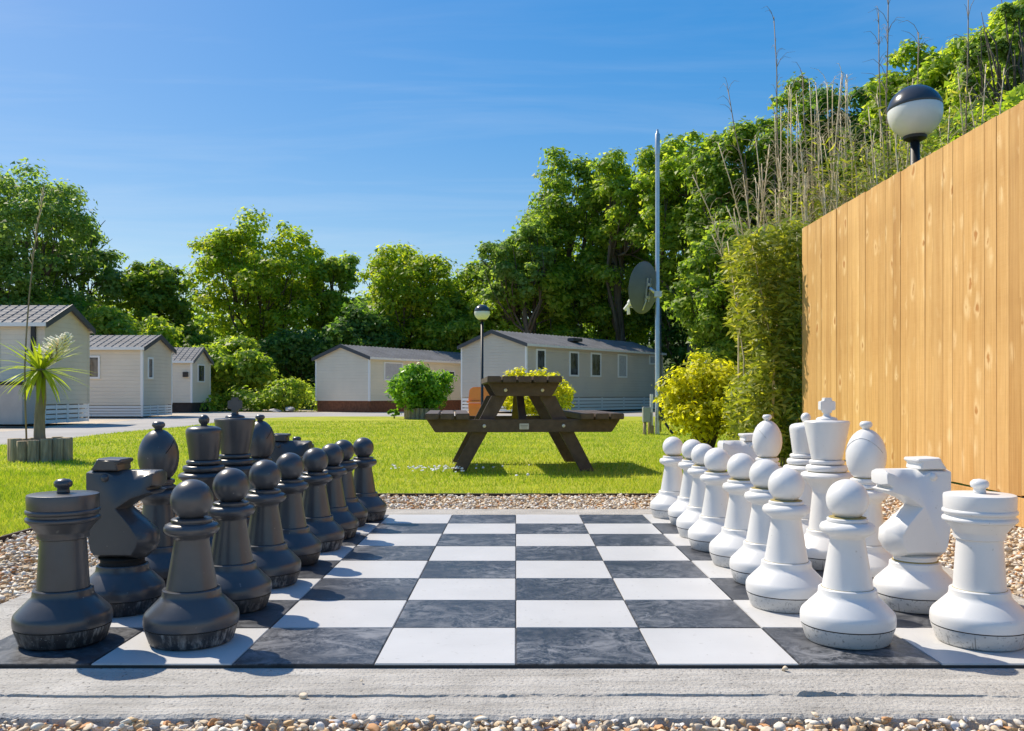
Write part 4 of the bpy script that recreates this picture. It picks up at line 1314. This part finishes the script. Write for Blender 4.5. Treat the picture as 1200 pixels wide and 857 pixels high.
# ------------------------------------------------------------------ bamboo hedge and dry canes behind the fence
def bamboo_hedge():
    rng = np.random.default_rng(501)
    x, y = 2.56, 9.15
    z0 = ground(x, y)
    t = thing('bamboo_hedge', 'dense olive bamboo hedge at the far end of the timber fence', 'hedge', (x, y, z0), 0)
    for i in range(16):
        a, b = rng.uniform(-.30, .45), rng.uniform(-.3, .45)
        part('culm', MB().tube([(a, b, 0), (a + rng.normal(0, .03), b, 1.1), (a + rng.normal(0, .08), b + rng.normal(0, .06), rng.uniform(1.9, 2.35))], [.010, .008, .004], 6), MAT['cane_dry'], t)
    n = 20000
    X = rng.uniform(-.36, .62, n); Y = rng.uniform(-.36, .6, n); Z = rng.uniform(0.12, 2.42, n)
    hw = 0.30 + 0.07 * np.sin(Z * 4.1) + 0.05 * np.sin(Z * 9 + 1)
    X = np.where(X < 0, X / 0.36 * hw, X)
    top = 2.36 + 0.06 * np.sin(X * 11) + 0.05 * np.sin(Y * 14)
    keep = (Z < top) & (rng.random(n) < np.where((X < -0.08) | (Y < -.05) | (Z > 2.1), 1, .45))
    P = np.stack([X, Y, Z], -1)[keep]
    N = rng.normal(0, .7, P.shape) + np.array([-.35, -.5, .55])
    V, Fc = leaf_quads(P, N, rng.uniform(.07, .15, len(P)), .25, rng, droop=1.6)
    put('foliage', mesh_np('foliage', V, Fc, MAT['leaf_bamboo']), t)
bamboo_hedge()

def cane_clump(name, label, x, y, specs, seed, nleaf, lz, spread, leafmat='leaf_bamboo'):
    """tall dry flowering canes with fine side sprays; specs = (dx, height, bend, material)"""
    rng = np.random.default_rng(seed)
    z0 = ground(x, y)
    t = thing(name, label, 'bamboo', (x, y, z0), 0, 'canes behind the fence')
    for dx, h, bend, mt in specs:
        dy = rng.uniform(-.45, .45)
        pts = []
        for k in range(9):
            f = k / 8
            pts.append((dx + bend * f ** 2.2 + rng.normal(0, .012), dy + 0.2 * bend * f * f, h * f * (1 - 0.05 * abs(bend) * f)))
        c = MB().tube(pts, [0.0135 * (1 - .80 * k / 8) + .0018 for k in range(9)], 6)
        o = part('cane', c, MAT[mt], t)
        sp = MB()
        nb = int(h * (6 if mt == 'cane_grey' else 7))
        for _ in range(nb):
            f = rng.uniform(.42, 1.0) ** .8
            i = min(7, int(f * 8)); q = f * 8 - i
            p = np.array(pts[i]) * (1 - q) + np.array(pts[i + 1]) * q
            aa = rng.uniform(0, 2 * PI)
            dv = np.array([math.cos(aa), math.sin(aa) * .7, 0])
            L = rng.uniform(.10, .38) * (1.25 - .7 * f)
            a1 = p + dv * L * .22 + np.array([0, 0, L * .45]); a2 = p + dv * L * .55 + np.array([0, 0, L * .72]); a3 = p + dv * L * 1.0 + np.array([0, 0, L * rng.uniform(.45, .85)])
            sp.tube([p, a1, a2, a3], [.0030, .0026, .0021, .0010], 4, cap=False)
        part('side_sprays', sp, MAT[mt], o)
    if nleaf:
        P = np.stack([rng.uniform(-spread, spread, nleaf), rng.uniform(-.5, .5, nleaf), lz[0] + (lz[1] - lz[0]) * rng.power(1.6, nleaf) * rng.uniform(.5, 1, nleaf)], -1)
        # leaves hang in tufts, so the growth stays uneven and open
        k = rng.normal(size=(nleaf // 16, 3)) * np.array([spread * .6, .3, (lz[1] - lz[0]) * .28]) + np.array([0, 0, (lz[0] + lz[1]) / 2])
        P = k[rng.integers(0, len(k), nleaf)] + rng.normal(0, .10, (nleaf, 3)) * np.array([1, 1, 1.5])
        N = rng.normal(0, .7, P.shape) + np.array([-.3, -.4, .4])
        V, Fc = leaf_quads(P, N, rng.uniform(.07, .16, len(P)), .15, rng, droop=1.4)
        put('foliage', mesh_np('foliage', V, Fc, MAT[leafmat]), t)
    return t

rs = random.Random(9)
def many(n, w, h0, h1, mt='cane_dry', b=0.25):
    return [(rs.uniform(-w, w), rs.uniform(h0, h1), rs.uniform(-b, b), mt) for _ in range(n)]
def h_at(py, Y): return zpx(py, Y) + 0.07
Y1 = 10.2
cane_clump('cane_clump', 'tall dry canes with one long grey plume rising beside the bamboo hedge', atpx(915, Y1), Y1,
           [(0.10, h_at(0, Y1), -0.06, 'cane_grey'), (-0.18, h_at(95, Y1), -0.42, 'cane_grey'), (-0.10, h_at(150, Y1), -0.55, 'cane_dry'), (-0.2, h_at(185, Y1), -0.75, 'cane_dry'), (0.0, h_at(235, Y1), -0.65, 'cane_dry'), (-.1, h_at(260, Y1), -0.6, 'cane_dry')] + many(26, .40, 2.9, 4.1), 511, 700, (2.0, 2.9), .40)
Y2 = 9.9
cane_clump('cane_clump', 'thicket of dry canes behind the fence left of the globe lamp', atpx(1000, Y2), Y2,
           [(0.25, h_at(-10, Y2), .02, 'cane_grey'), (0.48, h_at(-5, Y2), -.03, 'cane_grey'), (-.1, h_at(65, Y2), .15, 'cane_grey'), (-.3, h_at(75, Y2), -.2, 'cane_grey')] + many(52, .62, 2.8, 4.3), 512, 2400, (1.9, 3.3), .55)
Y3 = 9.4
cane_clump('cane_clump', 'dry canes and olive leaves behind the fence just right of the globe lamp', atpx(1085, Y3), Y3,
           [(0.35, h_at(-10, Y3), .03, 'cane_grey'), (-.1, h_at(30, Y3), .1, 'cane_grey')] + many(24, .55, 2.8, 4.1), 513, 2600, (2.0, 3.6), .55)
make_bush('privet_bush', 'olive-green shrub rising above the fence right of the globe lamp', 5.2, 10.2, 1.1, zpx(118, 10.2) + .1, 'leaf_gold', 0.075, 9000, 80, 520, clump=0.24, base=0.3, group='shrubs behind the fence', core=.5)
make_bush('privet_bush', 'green shrub rising over the fence at the right edge of the photo', 6.6, 11.0, 1.1, zpx(60, 11.0) + .1, 'leaf_bright', 0.085, 8500, 80, 521, clump=0.24, base=0.3, group='shrubs behind the fence', core=.5)

# ------------------------------------------------------------------ static caravans
def caravan(label, ox, oy, rot, sgn, L, W, skirt, he, hr, clad_long, clad_gable, roofrise_dark, windows_long, windows_gable, skirt_kind, slat_panels_gable=0, slat_panels_long=0, corner='trim_white', zb=None, group='static caravans', ribs=0.35, gutter='trim_white'):
    """local frame: near corner at the origin, long side along x (towards sgn*x), gable end along +y"""
    zb = ground(ox, oy) if zb is None else zb
    t = thing('static_caravan', label, 'caravan', (ox, oy, zb), rot, group)
    X = lambda a: sgn * a
    def bx(mb, a0, a1, y0, y1, z0, z1):
        xa, xb = sorted((X(a0), X(a1)))
        return mb.box(xa, xb, y0, y1, z0, z1)
    # body as a pentagonal prism: the two long walls, and the two gable walls set 3 mm proud
    m = MB()
    bx(m, 0.004, L - .004, 0, W, skirt, he - 0.02)
    part('wall', m, MAT[clad_long], t)
    for a0, a1 in ((-0.004, 0.03), (L - 0.03, L + 0.004)):
        V = []
        for a in (a0, a1):
            V += [(X(a), -0.003, skirt - .003), (X(a), W + .003, skirt - .003), (X(a), W + .003, he - 0.02), (X(a), W / 2, hr - 0.03), (X(a), -0.003, he - 0.02)]
        Fs = [(0, 1, 2, 3, 4), (9, 8, 7, 6, 5)] + [(i, i + 5, (i + 1) % 5 + 5, (i + 1) % 5) for i in range(5)]
        part('gable_wall', MB().add(V, Fs), MAT[clad_gable], t)
    # roof slabs with standing ribs
    oh, og, th = 0.14, 0.12, 0.05
    sl = (hr - he) / (W / 2)
    rf = MB()
    for s in (0, 1):
        ye = -oh if s == 0 else W + oh
        yr = W / 2 + (0.001 if s == 0 else -0.001) * -1
        ze = he - oh * sl
        V = [(X(-og), ye, ze), (X(L + og), ye, ze), (X(L + og), yr, hr), (X(-og), yr, hr)]
        V += [(x, y, z + th) for x, y, z in V]
        rf.add(V, [(0, 1, 2, 3), (7, 6, 5, 4), (0, 4, 5, 1), (1, 5, 6, 2), (2, 6, 7, 3), (3, 7, 4, 0)])
    roof = part('roof', rf, MAT['roof'], t)
    rb = MB()
    for s in (0, 1):
        ye = -oh if s == 0 else W + oh
        ze = he - oh * sl + th
        for a in np.arange(0.0, L, ribs):
            e = 0.022
            V = [(X(a - e), ye, ze), (X(a + e), ye, ze), (X(a + e), W / 2, hr + th), (X(a - e), W / 2, hr + th), (X(a), ye, ze + .028), (X(a), W / 2, hr + th + .028)]
            rb.add(V, [(0, 4, 5, 3), (4, 1, 2, 5), (0, 1, 4), (3, 5, 2)])
        if ribs < 0.3:      # tile-effect sheets: low cross steps
            for q in np.arange(0.12, 0.98, 0.15):
                yy = ye + (W / 2 - ye) * q; zz = ze + (hr + th - ze) * q
                d = (W / 2 - ye) / abs(W / 2 - ye) * .04
                V = [(X(-og), yy, zz), (X(L + og), yy, zz), (X(L + og), yy + d, zz + d * 0 + .018 + abs(d) * sl), (X(-og), yy + d, zz + .018 + abs(d) * sl), (X(L + og), yy + 3 * d, zz + abs(3 * d) * sl), (X(-og), yy + 3 * d, zz + abs(3 * d) * sl)]
                rb.add(V, [(0, 1, 2, 3), (3, 2, 4, 5)])
    part('rib', rb, MAT['roof'], roof)
    # bargeboards on the near gable, fascia along both eaves
    for s in (0, 1):
        ye = -oh if s == 0 else W + oh
        ze = he - oh * sl
        V = [(X(-og - .03), ye, ze - .10), (X(-og - .03), W / 2, hr - .10), (X(-og - .03), W / 2, hr + th + .03), (X(-og - .03), ye, ze + th + .02)]
        V += [(x + sgn * .027, y, z) for x, y, z in V]
        part('bargeboard', MB().add(V, [(0, 1, 2, 3), (7, 6, 5, 4), (0, 4, 5, 1), (1, 5, 6, 2), (2, 6, 7, 3), (3, 7, 4, 0)]), MAT[roofrise_dark], t)
        yy = (ye - .03, ye - .002) if s == 0 else (ye + .002, ye + .03)
        part('gutter', bx(MB(), -og, L + og, yy[0], yy[1], ze - .06, ze + .045), MAT[gutter], t)
    # corner trims
    for y0, y1 in ((-0.02, 0.07), (W - .07, W + .02)):
        part('corner_trim', bx(MB(), -0.02, 0.075, y0, y1, skirt - .006, he - .05), MAT[corner], t)
    def window(x0, x1, z0, z1, gable, pane='glass', fr=0.07):
        w = MB()
        if gable:       # on the near gable, x0..x1 measured along y
            xa, xb = sorted((X(-0.045), X(-0.006)))
            for (a, b, c, d) in ((x0, x1, z0, z0 + fr), (x0, x1, z1 - fr, z1), (x0, x0 + fr, z0 + fr, z1 - fr), (x1 - fr, x1, z0 + fr, z1 - fr)):
                w.box(xa, xb, a, b, c, d)
            f = part('window', w, MAT['trim_white'], t)
            xa, xb = sorted((X(-0.022), X(-0.008)))
            part('pane', MB().box(xa, xb, x0 + fr, x1 - fr, z0 + fr, z1 - fr), MAT[pane], f)
        else:
            for (a, b, c, d) in ((x0, x1, z0, z0 + fr), (x0, x1, z1 - fr, z1), (x0, x0 + fr, z0 + fr, z1 - fr), (x1 - fr, x1, z0 + fr, z1 - fr)):
                bx(w, a, b, -0.045, -0.004, c, d)
            f = part('window', w, MAT['trim_white'], t)
            part('pane', bx(MB(), x0 + fr, x1 - fr, -0.022, -0.006, z0 + fr, z1 - fr), MAT[pane], f)
        return f
    for wdw in windows_long: window(*wdw[:4], False, *(wdw[4:]))
    for wdw in windows_gable: window(*wdw[:4], True, *(wdw[4:]))
    # skirt
    if skirt_kind == 'slats':
        sk = part('skirt_frame', bx(MB(), 0.12, L - .1, 0.10, W - .1, 0.02, skirt - .004), MAT['grey_panel'], t)
        n = 4
        hh = (skirt - 0.03) / n
        for side, npan, length in (('g', slat_panels_gable, W), ('l', slat_panels_long, L)):
            for p in range(npan):
                a0, a1 = length * p / npan + .03, length * (p + 1) / npan - .03
                if side == 'l': a1 = min(a1, length)
                for q in range(n):
                    z0 = 0.03 + q * hh; z1 = z0 + hh * .74
                    if side == 'g':
                        xa, xb = sorted((X(0.0), X(0.03)))
                        part('slat', MB().box(xa, xb, a0, a1, z0, z1), MAT['trim_white'], sk)
                    else:
                        part('slat', bx(MB(), a0, a1, 0.004, 0.034, z0, z1), MAT['trim_white'], sk)
                if side == 'g':
                    xa, xb = sorted((X(-0.01), X(-0.003)))
                    for aa in (a0, (a0 + a1) / 2, a1):
                        part('upright', MB().box(xa, xb, aa - .035, aa + .035, 0.02, skirt - .01), MAT['trim_white'], sk)
                else:
                    for aa in (a0, a1):
                        part('upright', bx(MB(), aa - .035, aa + .035, -0.007, 0.001, 0.02, skirt - .01), MAT['trim_white'], sk)
    else:
        part('skirt', bx(MB(), 0.05, L - .05, 0.05, W - .05, -0.05, skirt - .004), MAT[skirt_kind], t)
    return t

# nearest left caravan
YA = 25.6; XA = atpx(52, YA); YB = XA * FX / (104 - CX)
zb = zpx(498, YA)
c1 = caravan('nearest beige caravan at the left edge, grey tiled roof and white slatted skirt', XA, YA, 0, -1, 9.0, YB - YA, zpx(474, YA) - zb, zpx(378, YA) - zb, zpx(360, (YA + YB) / 2) - zb, 'clad_beige_light', 'clad_beige', 'trim_dark',
             [(1.25, 2.6, 1.5, 2.6, 'curtain')], [], 'slats', 2, 0, zb=zb, ribs=0.28, corner='clad_beige')
part('downpipe', MB().box(-0.34, -0.22, -0.09, -0.01, 1.3, zpx(378, YA) - zb - .1), MAT['black_metal'], c1)
sb = thing('storage_box', 'grey storage box with dark lid against the front of the nearest left caravan', 'storage box', (atpx(15, YA - .9), YA - .95, zpx(497, YA - .9)))
part('body', MB().box(-.85, .50, -.4, .45, 0, 1.05), MAT['grey_panel'], sb, .01)
part('lid', MB().box(-.90, .55, -.45, .47, 1.052, 1.14), MAT['black_metal'], sb, .01)
# second left caravan
Y2a = 34.8; X2a = atpx(167, Y2a); Y2b = X2a * FX / (201.3 - CX)
zb = zpx(489, Y2a)
def hz(py, Y, zb): return zpx(py, Y) - zb
caravan('middle beige caravan of the left row, dark window beside a white corner trim', X2a, Y2a, 0, -1, 8.5, Y2b - Y2a, hz(475, Y2a, zb), hz(407, Y2a, zb), hz(394.5, (Y2a + Y2b) / 2, zb), 'clad_beige_light', 'clad_beige', 'trim_dark',
        [((167 - 117.5) / FX * Y2a, (167 - 103) / FX * Y2a, hz(444, Y2a, zb), hz(417, Y2a, zb))], [(.45, .95, hz(444, Y2a, zb), hz(418, Y2a, zb))], 'slats', 2, 4, zb=zb, ribs=0.28)
# third left caravan
Y3a = 44.6; X3a = atpx(225, Y3a); Y3b = X3a * FX / (246.3 - CX)
zb = zpx(484, Y3a)
c3 = caravan('farthest beige caravan of the left row, brown skirt and gable window', X3a, Y3a, 0, -1, 8.0, Y3b - Y3a, hz(472, Y3a, zb), hz(422.5, Y3a, zb), hz(408.5, (Y3a + Y3b) / 2, zb), 'clad_beige_light', 'clad_beige_light', 'roof',
             [], [(.75, 1.75, hz(448, Y3a, zb), hz(426, Y3a, zb))], 'skirt_brown', zb=zb, ribs=0.28)
part('wall_lamp', MB().box(-.42, -.18, -.12, -.005, hz(442, Y3a, zb), hz(436, Y3a, zb)), MAT['black_metal'], c3, .01)
# cream caravan in the middle
Y4, X4 = 45.0, atpx(433, 45.0)
zb = zpx(483.5, Y4)
th4 = R(31)
c4 = caravan('cream caravan with a red-brown skirt behind the round laurel', X4, Y4, PI / 2 - th4, 1, 11.0, 3.55, hz(470, Y4, zb), hz(418.5, Y4, zb), hz(406, 46.5, zb), 'clad_cream', 'clad_beige_light', 'trim_dark',
             [(1.1, 2.6, hz(446, 45.8, zb), hz(424, 45.8, zb), 'curtain'), (6.3, 7.3, hz(443, 50, zb), hz(434, 50, zb))], [], 'skirt_red', zb=zb, ribs=0.30)
# taupe caravan
Y5, X5 = 42.0, atpx(617, 42.0)
zb = zpx(483.5, Y5)
th5 = math.atan2(.785, .62)
ca, sa = math.cos(th5), math.sin(th5)
def s_at(px):
    k = (px - CX) / FX
    return (k * Y5 - X5) / (ca - k * sa)
wl = []
for (pa, pb_, ya, yb) in ((628, 639, 409, 435), (666.8, 678, 412, 441.5), (692, 704, 413.5, 442), (723.7, 734.5, 415, 443), (760.5, 769, 416.7, 427.5)):
    sa_, sb_ = s_at(pa), s_at(pb_)
    ym = Y5 + sa * (sa_ + sb_) / 2
    wl.append((sa_, sb_, hz(yb, ym, zb), hz(ya, ym, zb), 'glass' if pa < 720 else 'curtain', 0.09))
c5 = caravan('long taupe caravan with grey ribbed roof and white slatted skirt behind the picnic table', X5, Y5, th5, 1, s_at(777), 4.0, hz(466, Y5, zb), hz(403, Y5, zb), hz(388.5, 43.2, zb), 'clad_taupe', 'clad_taupe', 'trim_dark',
             wl, [], 'slats', 2, 6, zb=zb, ribs=0.30)
part('roof_vent', MB().box(4.6, 5.4, 0.55, 0.95, hz(403, Y5, zb) + .35, hz(403, Y5, zb) + .52), MAT['trim_dark'], c5, .02)

# ------------------------------------------------------------------ mast, dish, boxes
YM = 18.8; XM = atpx(770.5, YM); zm = ground(XM, YM)
mast = thing('mast_pole', 'tall galvanised steel mast standing on the lawn, right of the picnic table', 'mast', (XM, YM, zm))
ht = zpx(153, YM) - zm
part('pole', MB().lathe([(0.052, -0.1), (0.050, 2.6), (0.044, 2.62), (0.044, ht - .5), (0.044, ht - .35)], 16), MAT['galv'], mast, auto=R(40))
part('sleeve', MB().lathe([(0.052, 0), (0.052, .42), (0.03, .45), (0.02, .52), (0.0, .53)], 14), MAT['galv'], mast, loc=(0, 0, ht - .5), auto=R(40))
part('cable', MB().tube([(0.06, -.05, 0.05), (0.062, -.05, 1.5), (0.055, -.05, zpx(360, YM) - zm)], .012, 6), MAT['black_metal'], mast)
zd = zpx(337, YM)
dish = thing('satellite_dish', 'grey satellite dish clamped to the tall mast, seen from behind', 'satellite dish', (XM, YM, zd))
az = R(139)         # looks away to the left and upwards
Dm = Matrix.Translation((-0.28, 0.06, 0.0)) @ Matrix.Rotation(az, 4, 'Z') @ Matrix.Rotation(R(90 - 7), 4, 'Y')
rr = 0.53
prof = [(0.0, -0.105), (rr * .3, -0.096), (rr * .6, -0.067), (rr * .85, -0.028), (rr, 0.0), (rr + .008, 0.004), (rr, 0.010), (rr * .85, -0.016), (rr * .6, -0.055), (rr * .3, -0.084), (0.0, -0.093)]
part('reflector', MB().lathe(prof, 48, Dm), MAT['dish'], dish)
tip = Dm @ Vector((0.40, 0.0, 0.34)); root_ = Dm @ Vector((0.45, 0, -0.04))
root2 = Dm @ Vector((0.0, 0, -0.14))
part('bracket', MB().box(-.20, .28, -.07, -.045, -.13, -.10, Dm).box(-.20, .28, .045, .07, -.13, -.10, Dm).box(-.1, -.04, -.07, .07, -.145, -.11, Dm).box(.16, .22, -.07, .07, -.145, -.11, Dm), MAT['galv'], dish, .004)
part('clamp', MB().box(-.075, .075, -.075, .075, -.20, -.08).tube([(0, 0, -.14), tuple(root2)], .04, 8), MAT['galv'], dish, .006)
part('arm', MB().tube([tuple(Dm @ Vector((0.20, 0, -0.11))), tuple(root_), tuple(tip)], .016, 8), MAT['galv'], dish)
d_ = (tip - (Dm @ Vector((0, 0, 0)))).normalized()
part('receiver', MB().tube([tuple(tip - d_ * .14), tuple(tip - d_ * .07), tuple(tip - d_ * .06), tuple(tip + d_ * .10)], [.075, .07, .045, .04], 14).tube([tuple(tip), tuple(tip + Vector((.02, 0, -.17)))], .035, 10), MAT['trim_white'], dish, auto=R(40))
# boxes at the foot of the mast
gb = thing('meter_box', 'grey meter box on two short timber posts left of the mast foot', 'meter box', (atpx(757.5, 18.6), 18.6, ground(0, 18.6)))
zz = zpx(495, 18.6) - ground(0, 18.6)
part('body', MB().box(-.075, .075, -.09, .09, zz, zpx(477, 18.6) - ground(0, 18.6)), MAT['box_grey'], gb, .008)
part('door', MB().box(-.066, .066, -.099, -.0915, zz + .012, zpx(477.7, 18.6) - ground(0, 18.6)), MAT['box_grey'], gb, .003)
part('post', MB().lathe([(.035, -.1), (.035, zz - .003)], 10, Matrix.Translation((-.035, 0, 0))), MAT['timber'], gb)
part('post', MB().lathe([(.04, -.1), (.04, zz + .2)], 10, Matrix.Translation((.09, .14, 0))), MAT['timber'], gb)
gp = thing('marker_post', 'short white post between the meter box and the mast', 'post', (atpx(763.5, 18.9), 18.9, ground(0, 18.9)))
part('shaft', MB().box(-.03, .03, -.03, .03, .18, zpx(462, 18.9) - ground(0, 18.9)), MAT['bolt_white'], gp, .006)
part('foot', MB().box(-.045, .045, -.045, .045, -.05, .178), MAT['timber'], gp, .006)
gg = thing('cable_box', 'dark green cable box on the right side of the mast with a slanting black pipe', 'cable box', (atpx(779, 18.75), 18.75, ground(0, 18.8)))
zz0, zz1 = zpx(493, 18.75) - ground(0, 18.8), zpx(464, 18.75) - ground(0, 18.8)
part('body', MB().box(-.085, .085, -.08, .08, zz0, zz1), MAT['box_green'], gg, .01)
part('lid', MB().box(-.092, .092, -.09, .085, zz1 + .002, zz1 + .03), MAT['box_green'], gg, .006)
part('pipe', MB().tube([(-.03, 0, zz0 - .0), (-.01, -.02, zz0 - .03), (.13, -.15, .03), (.20, -.16, .02)], .026, 10), MAT['black_metal'], gg)
# orange cabinet behind the picnic table
Yo = 27.0
ob = thing('orange_bin', 'orange moulded plastic bin behind the picnic table, beside the slim lamp post', 'bin', (atpx(563.5, Yo), Yo, ground(0, Yo)))
def H_(py): return zpx(py, Yo) - ground(0, Yo)
k = Yo / FX
part('body', MB().prism([(-13.0 * k, 0.02), (13.5 * k, 0.02), (14.5 * k, H_(472.6)), (-14.2 * k, H_(472.6))], -.30, .30), MAT['orange'], ob, .012)
part('rim', MB().prism([(-16.0 * k, H_(472)), (16.8 * k, H_(472)), (16.8 * k, H_(470)), (-16.0 * k, H_(470))], -.40, .36), MAT['orange'], ob, .012)
part('lid', MB().prism([(-14.2 * k, H_(470) + .004), (14.8 * k, H_(470) + .004), (7.5 * k, H_(455)), (3.0 * k, H_(453.6)), (-8.5 * k, H_(453.8)), (-12.6 * k, H_(456.5))], -.33, .33), MAT['orange'], ob, .015)
# pale kerb stones by the far verge
for px, yy, s, l in ((322, 45.6, .32, 'low pale rock at the road verge, left one of the pair'), (338, 45.4, .40, 'low pale rock at the road verge, right one of the pair')):
    o = scatter_stones('rock', np.zeros((1, 3)), np.array([s]), 3, True, int(px))
    o.data.materials[0] = MAT['rock']
    o.scale = (1.2, 1, .7)
    o.location = (atpx(px, yy), yy, ground(0, yy) + .10)
    tag(o, l, 'rock', 'rocks on the verge')

# ------------------------------------------------------------------ cordyline palm in a log planter, with a thin stake
YP = 10.2; XP = atpx(47.5, YP); zp = ground(XP, YP)
log_planter('planter', 'log-roll planter under the spiky palm on the left lawn', XP, YP, 0.265, 0.25, 14, z0=zp)
palm = thing('cordyline_palm', 'spiky cordyline palm with a cream flower plume in the log-roll planter', 'palm', (XP, YP, zp + .15))
hc = zpx(432, YP) - zp - .15
part('trunk', MB().tube([(0, 0, 0), (-.012, 0, .15), (-.01, 0, .35), (.008, 0, .55), (0.0, 0, hc)], [.066, .060, .054, .052, .050], 14), MAT['palm_trunk'], palm)
def strap(a, el, L, w, droop, rng):
    """one long sword leaf, folded along its midrib"""
    V = []; Fs = []
    d = np.array([math.cos(a), math.sin(a), 0.0]); s = np.array([-math.sin(a), math.cos(a), 0.0])
    p = np.array([0, 0, hc - .02]) + d * .03
    e = el; n = 6
    for i in range(n + 1):
        f = i / n
        ww = w * (0.55 + 1.2 * f if f < .35 else 1 - (f - .35) / .65 * .97)
        up = np.array([-d[0] * math.sin(e), -d[1] * math.sin(e), math.cos(e)])
        V += [p - s * ww + up * ww * .25, p, p + s * ww + up * ww * .25]
        p = p + (d * math.cos(e) + np.array([0, 0, 1]) * math.sin(e)) * L / n
        e -= droop / n
    for i in range(n):
        b = 3 * i
        Fs += [(b, b + 1, b + 4, b + 3), (b + 1, b + 2, b + 5, b + 4)]
    return MB().add(V, Fs)
rng = np.random.default_rng(61)
for i in range(74):
    f = i / 74
    a = i * 2.39996 + rng.normal(0, .15)
    el = R(80) - R(150) * f ** 0.9 + rng.normal(0, .1)
    L = (.40 + .15 * math.sin(PI * min(1, f * 1.2))) * rng.uniform(.85, 1.12)
    me = strap(a, el, L, .024 * rng.uniform(.8, 1.2), rng.uniform(.2, .8) if f < .8 else .3, rng).mesh('leaf', MAT['leaf_cordyline'])
    put('leaf', me, palm)
# flower plume: a leaning stalk with many short floret sprays
st = Vector((0.05, 0, hc)); tp_ = Vector((0.30, 0, zpx(390, YP) - zp - .15))
fl = part('flower_plume', MB().tube([tuple(st), tuple(st.lerp(tp_, .5) + Vector((.03, 0, 0))), tuple(tp_)], [.012, .009, .003], 8), MAT['plume'], palm)
fm = MB()
for i in range(110):
    f = .12 + .88 * (i / 110)
    p = st.lerp(tp_, f)
    a = i * 2.4
    L = .175 * math.sin(PI * (0.14 + .82 * f)) ** 1.1 * rng.uniform(.6, 1.15)
    q = p + Vector((math.cos(a) * L, math.sin(a) * L, L * .45))
    fm.tube([tuple(p), tuple(p.lerp(q, .5) + Vector((0, 0, -.012))), tuple(q)], [.008, .013, .006], 6)
part('floret', fm, MAT['plume'], fl)
# thin bent stem standing in the planter
stem_t = thing('dry_flower_stem', 'thin tall dark flower stem rising from the left planter past the palm', 'stem', (atpx(31, 10.05), 10.05, zp + .18))
pt = [(31, 515), (29.5, 470), (29, 430), (31, 390), (34, 350), (38, 310), (43, 270), (49, 240), (52, 222)]
part('stalk', MB().tube([(atpx(a, 10.05) - atpx(31, 10.05), 0, zpx(b, 10.05) - zp - .18) for a, b in pt], [.010, .010, .009, .009, .008, .007, .006, .004, .002], 8), MAT['cane_grey'], stem_t)
sp = MB()
for i in range(34):
    f = rng.uniform(.62, .98) * 8
    j = int(f); q = f - j
    a = np.array([atpx(pt[j][0] * (1 - q) + pt[min(8, j + 1)][0] * q, 10.05) - atpx(31, 10.05), 0, zpx(pt[j][1] * (1 - q) + pt[min(8, j + 1)][1] * q, 10.05) - zp - .18])
    e = a + np.array([rng.normal(0, .02), rng.normal(0, .03), rng.uniform(.04, .13)])
    sp.tube([tuple(a), tuple((a + e) / 2), tuple(e)], [.004, .004, .002], 4)
part('seed_head', sp, MAT['cane_dry'], stem_t)

# daisies by the table leg
def daisies():
    rng = np.random.default_rng(71)
    m = MB()
    n = 84
    for i in range(n):
        if i < 76:
            x = rng.normal(-.68, .24); y = rng.normal(8.45, .16)
        else:
            x = rng.uniform(-1.5, 1.6); y = rng.uniform(7.3, 9)
        z = ground(x, y) + rng.uniform(.035, .06)
        r = rng.uniform(.007, .014)
        M = Matrix.Translation((x, y, z)) @ Matrix.Rotation(rng.normal(.5, .4), 4, 'X')
        m.lathe([(r, 0), (r * .6, .004), (0, .003)], 7, M, False)
    o = put('daisies', m.mesh('daisies', MAT['petal']))
    tag(o, 'small white daisies in the grass round the left table leg', 'flowers', kind='stuff')
daisies()
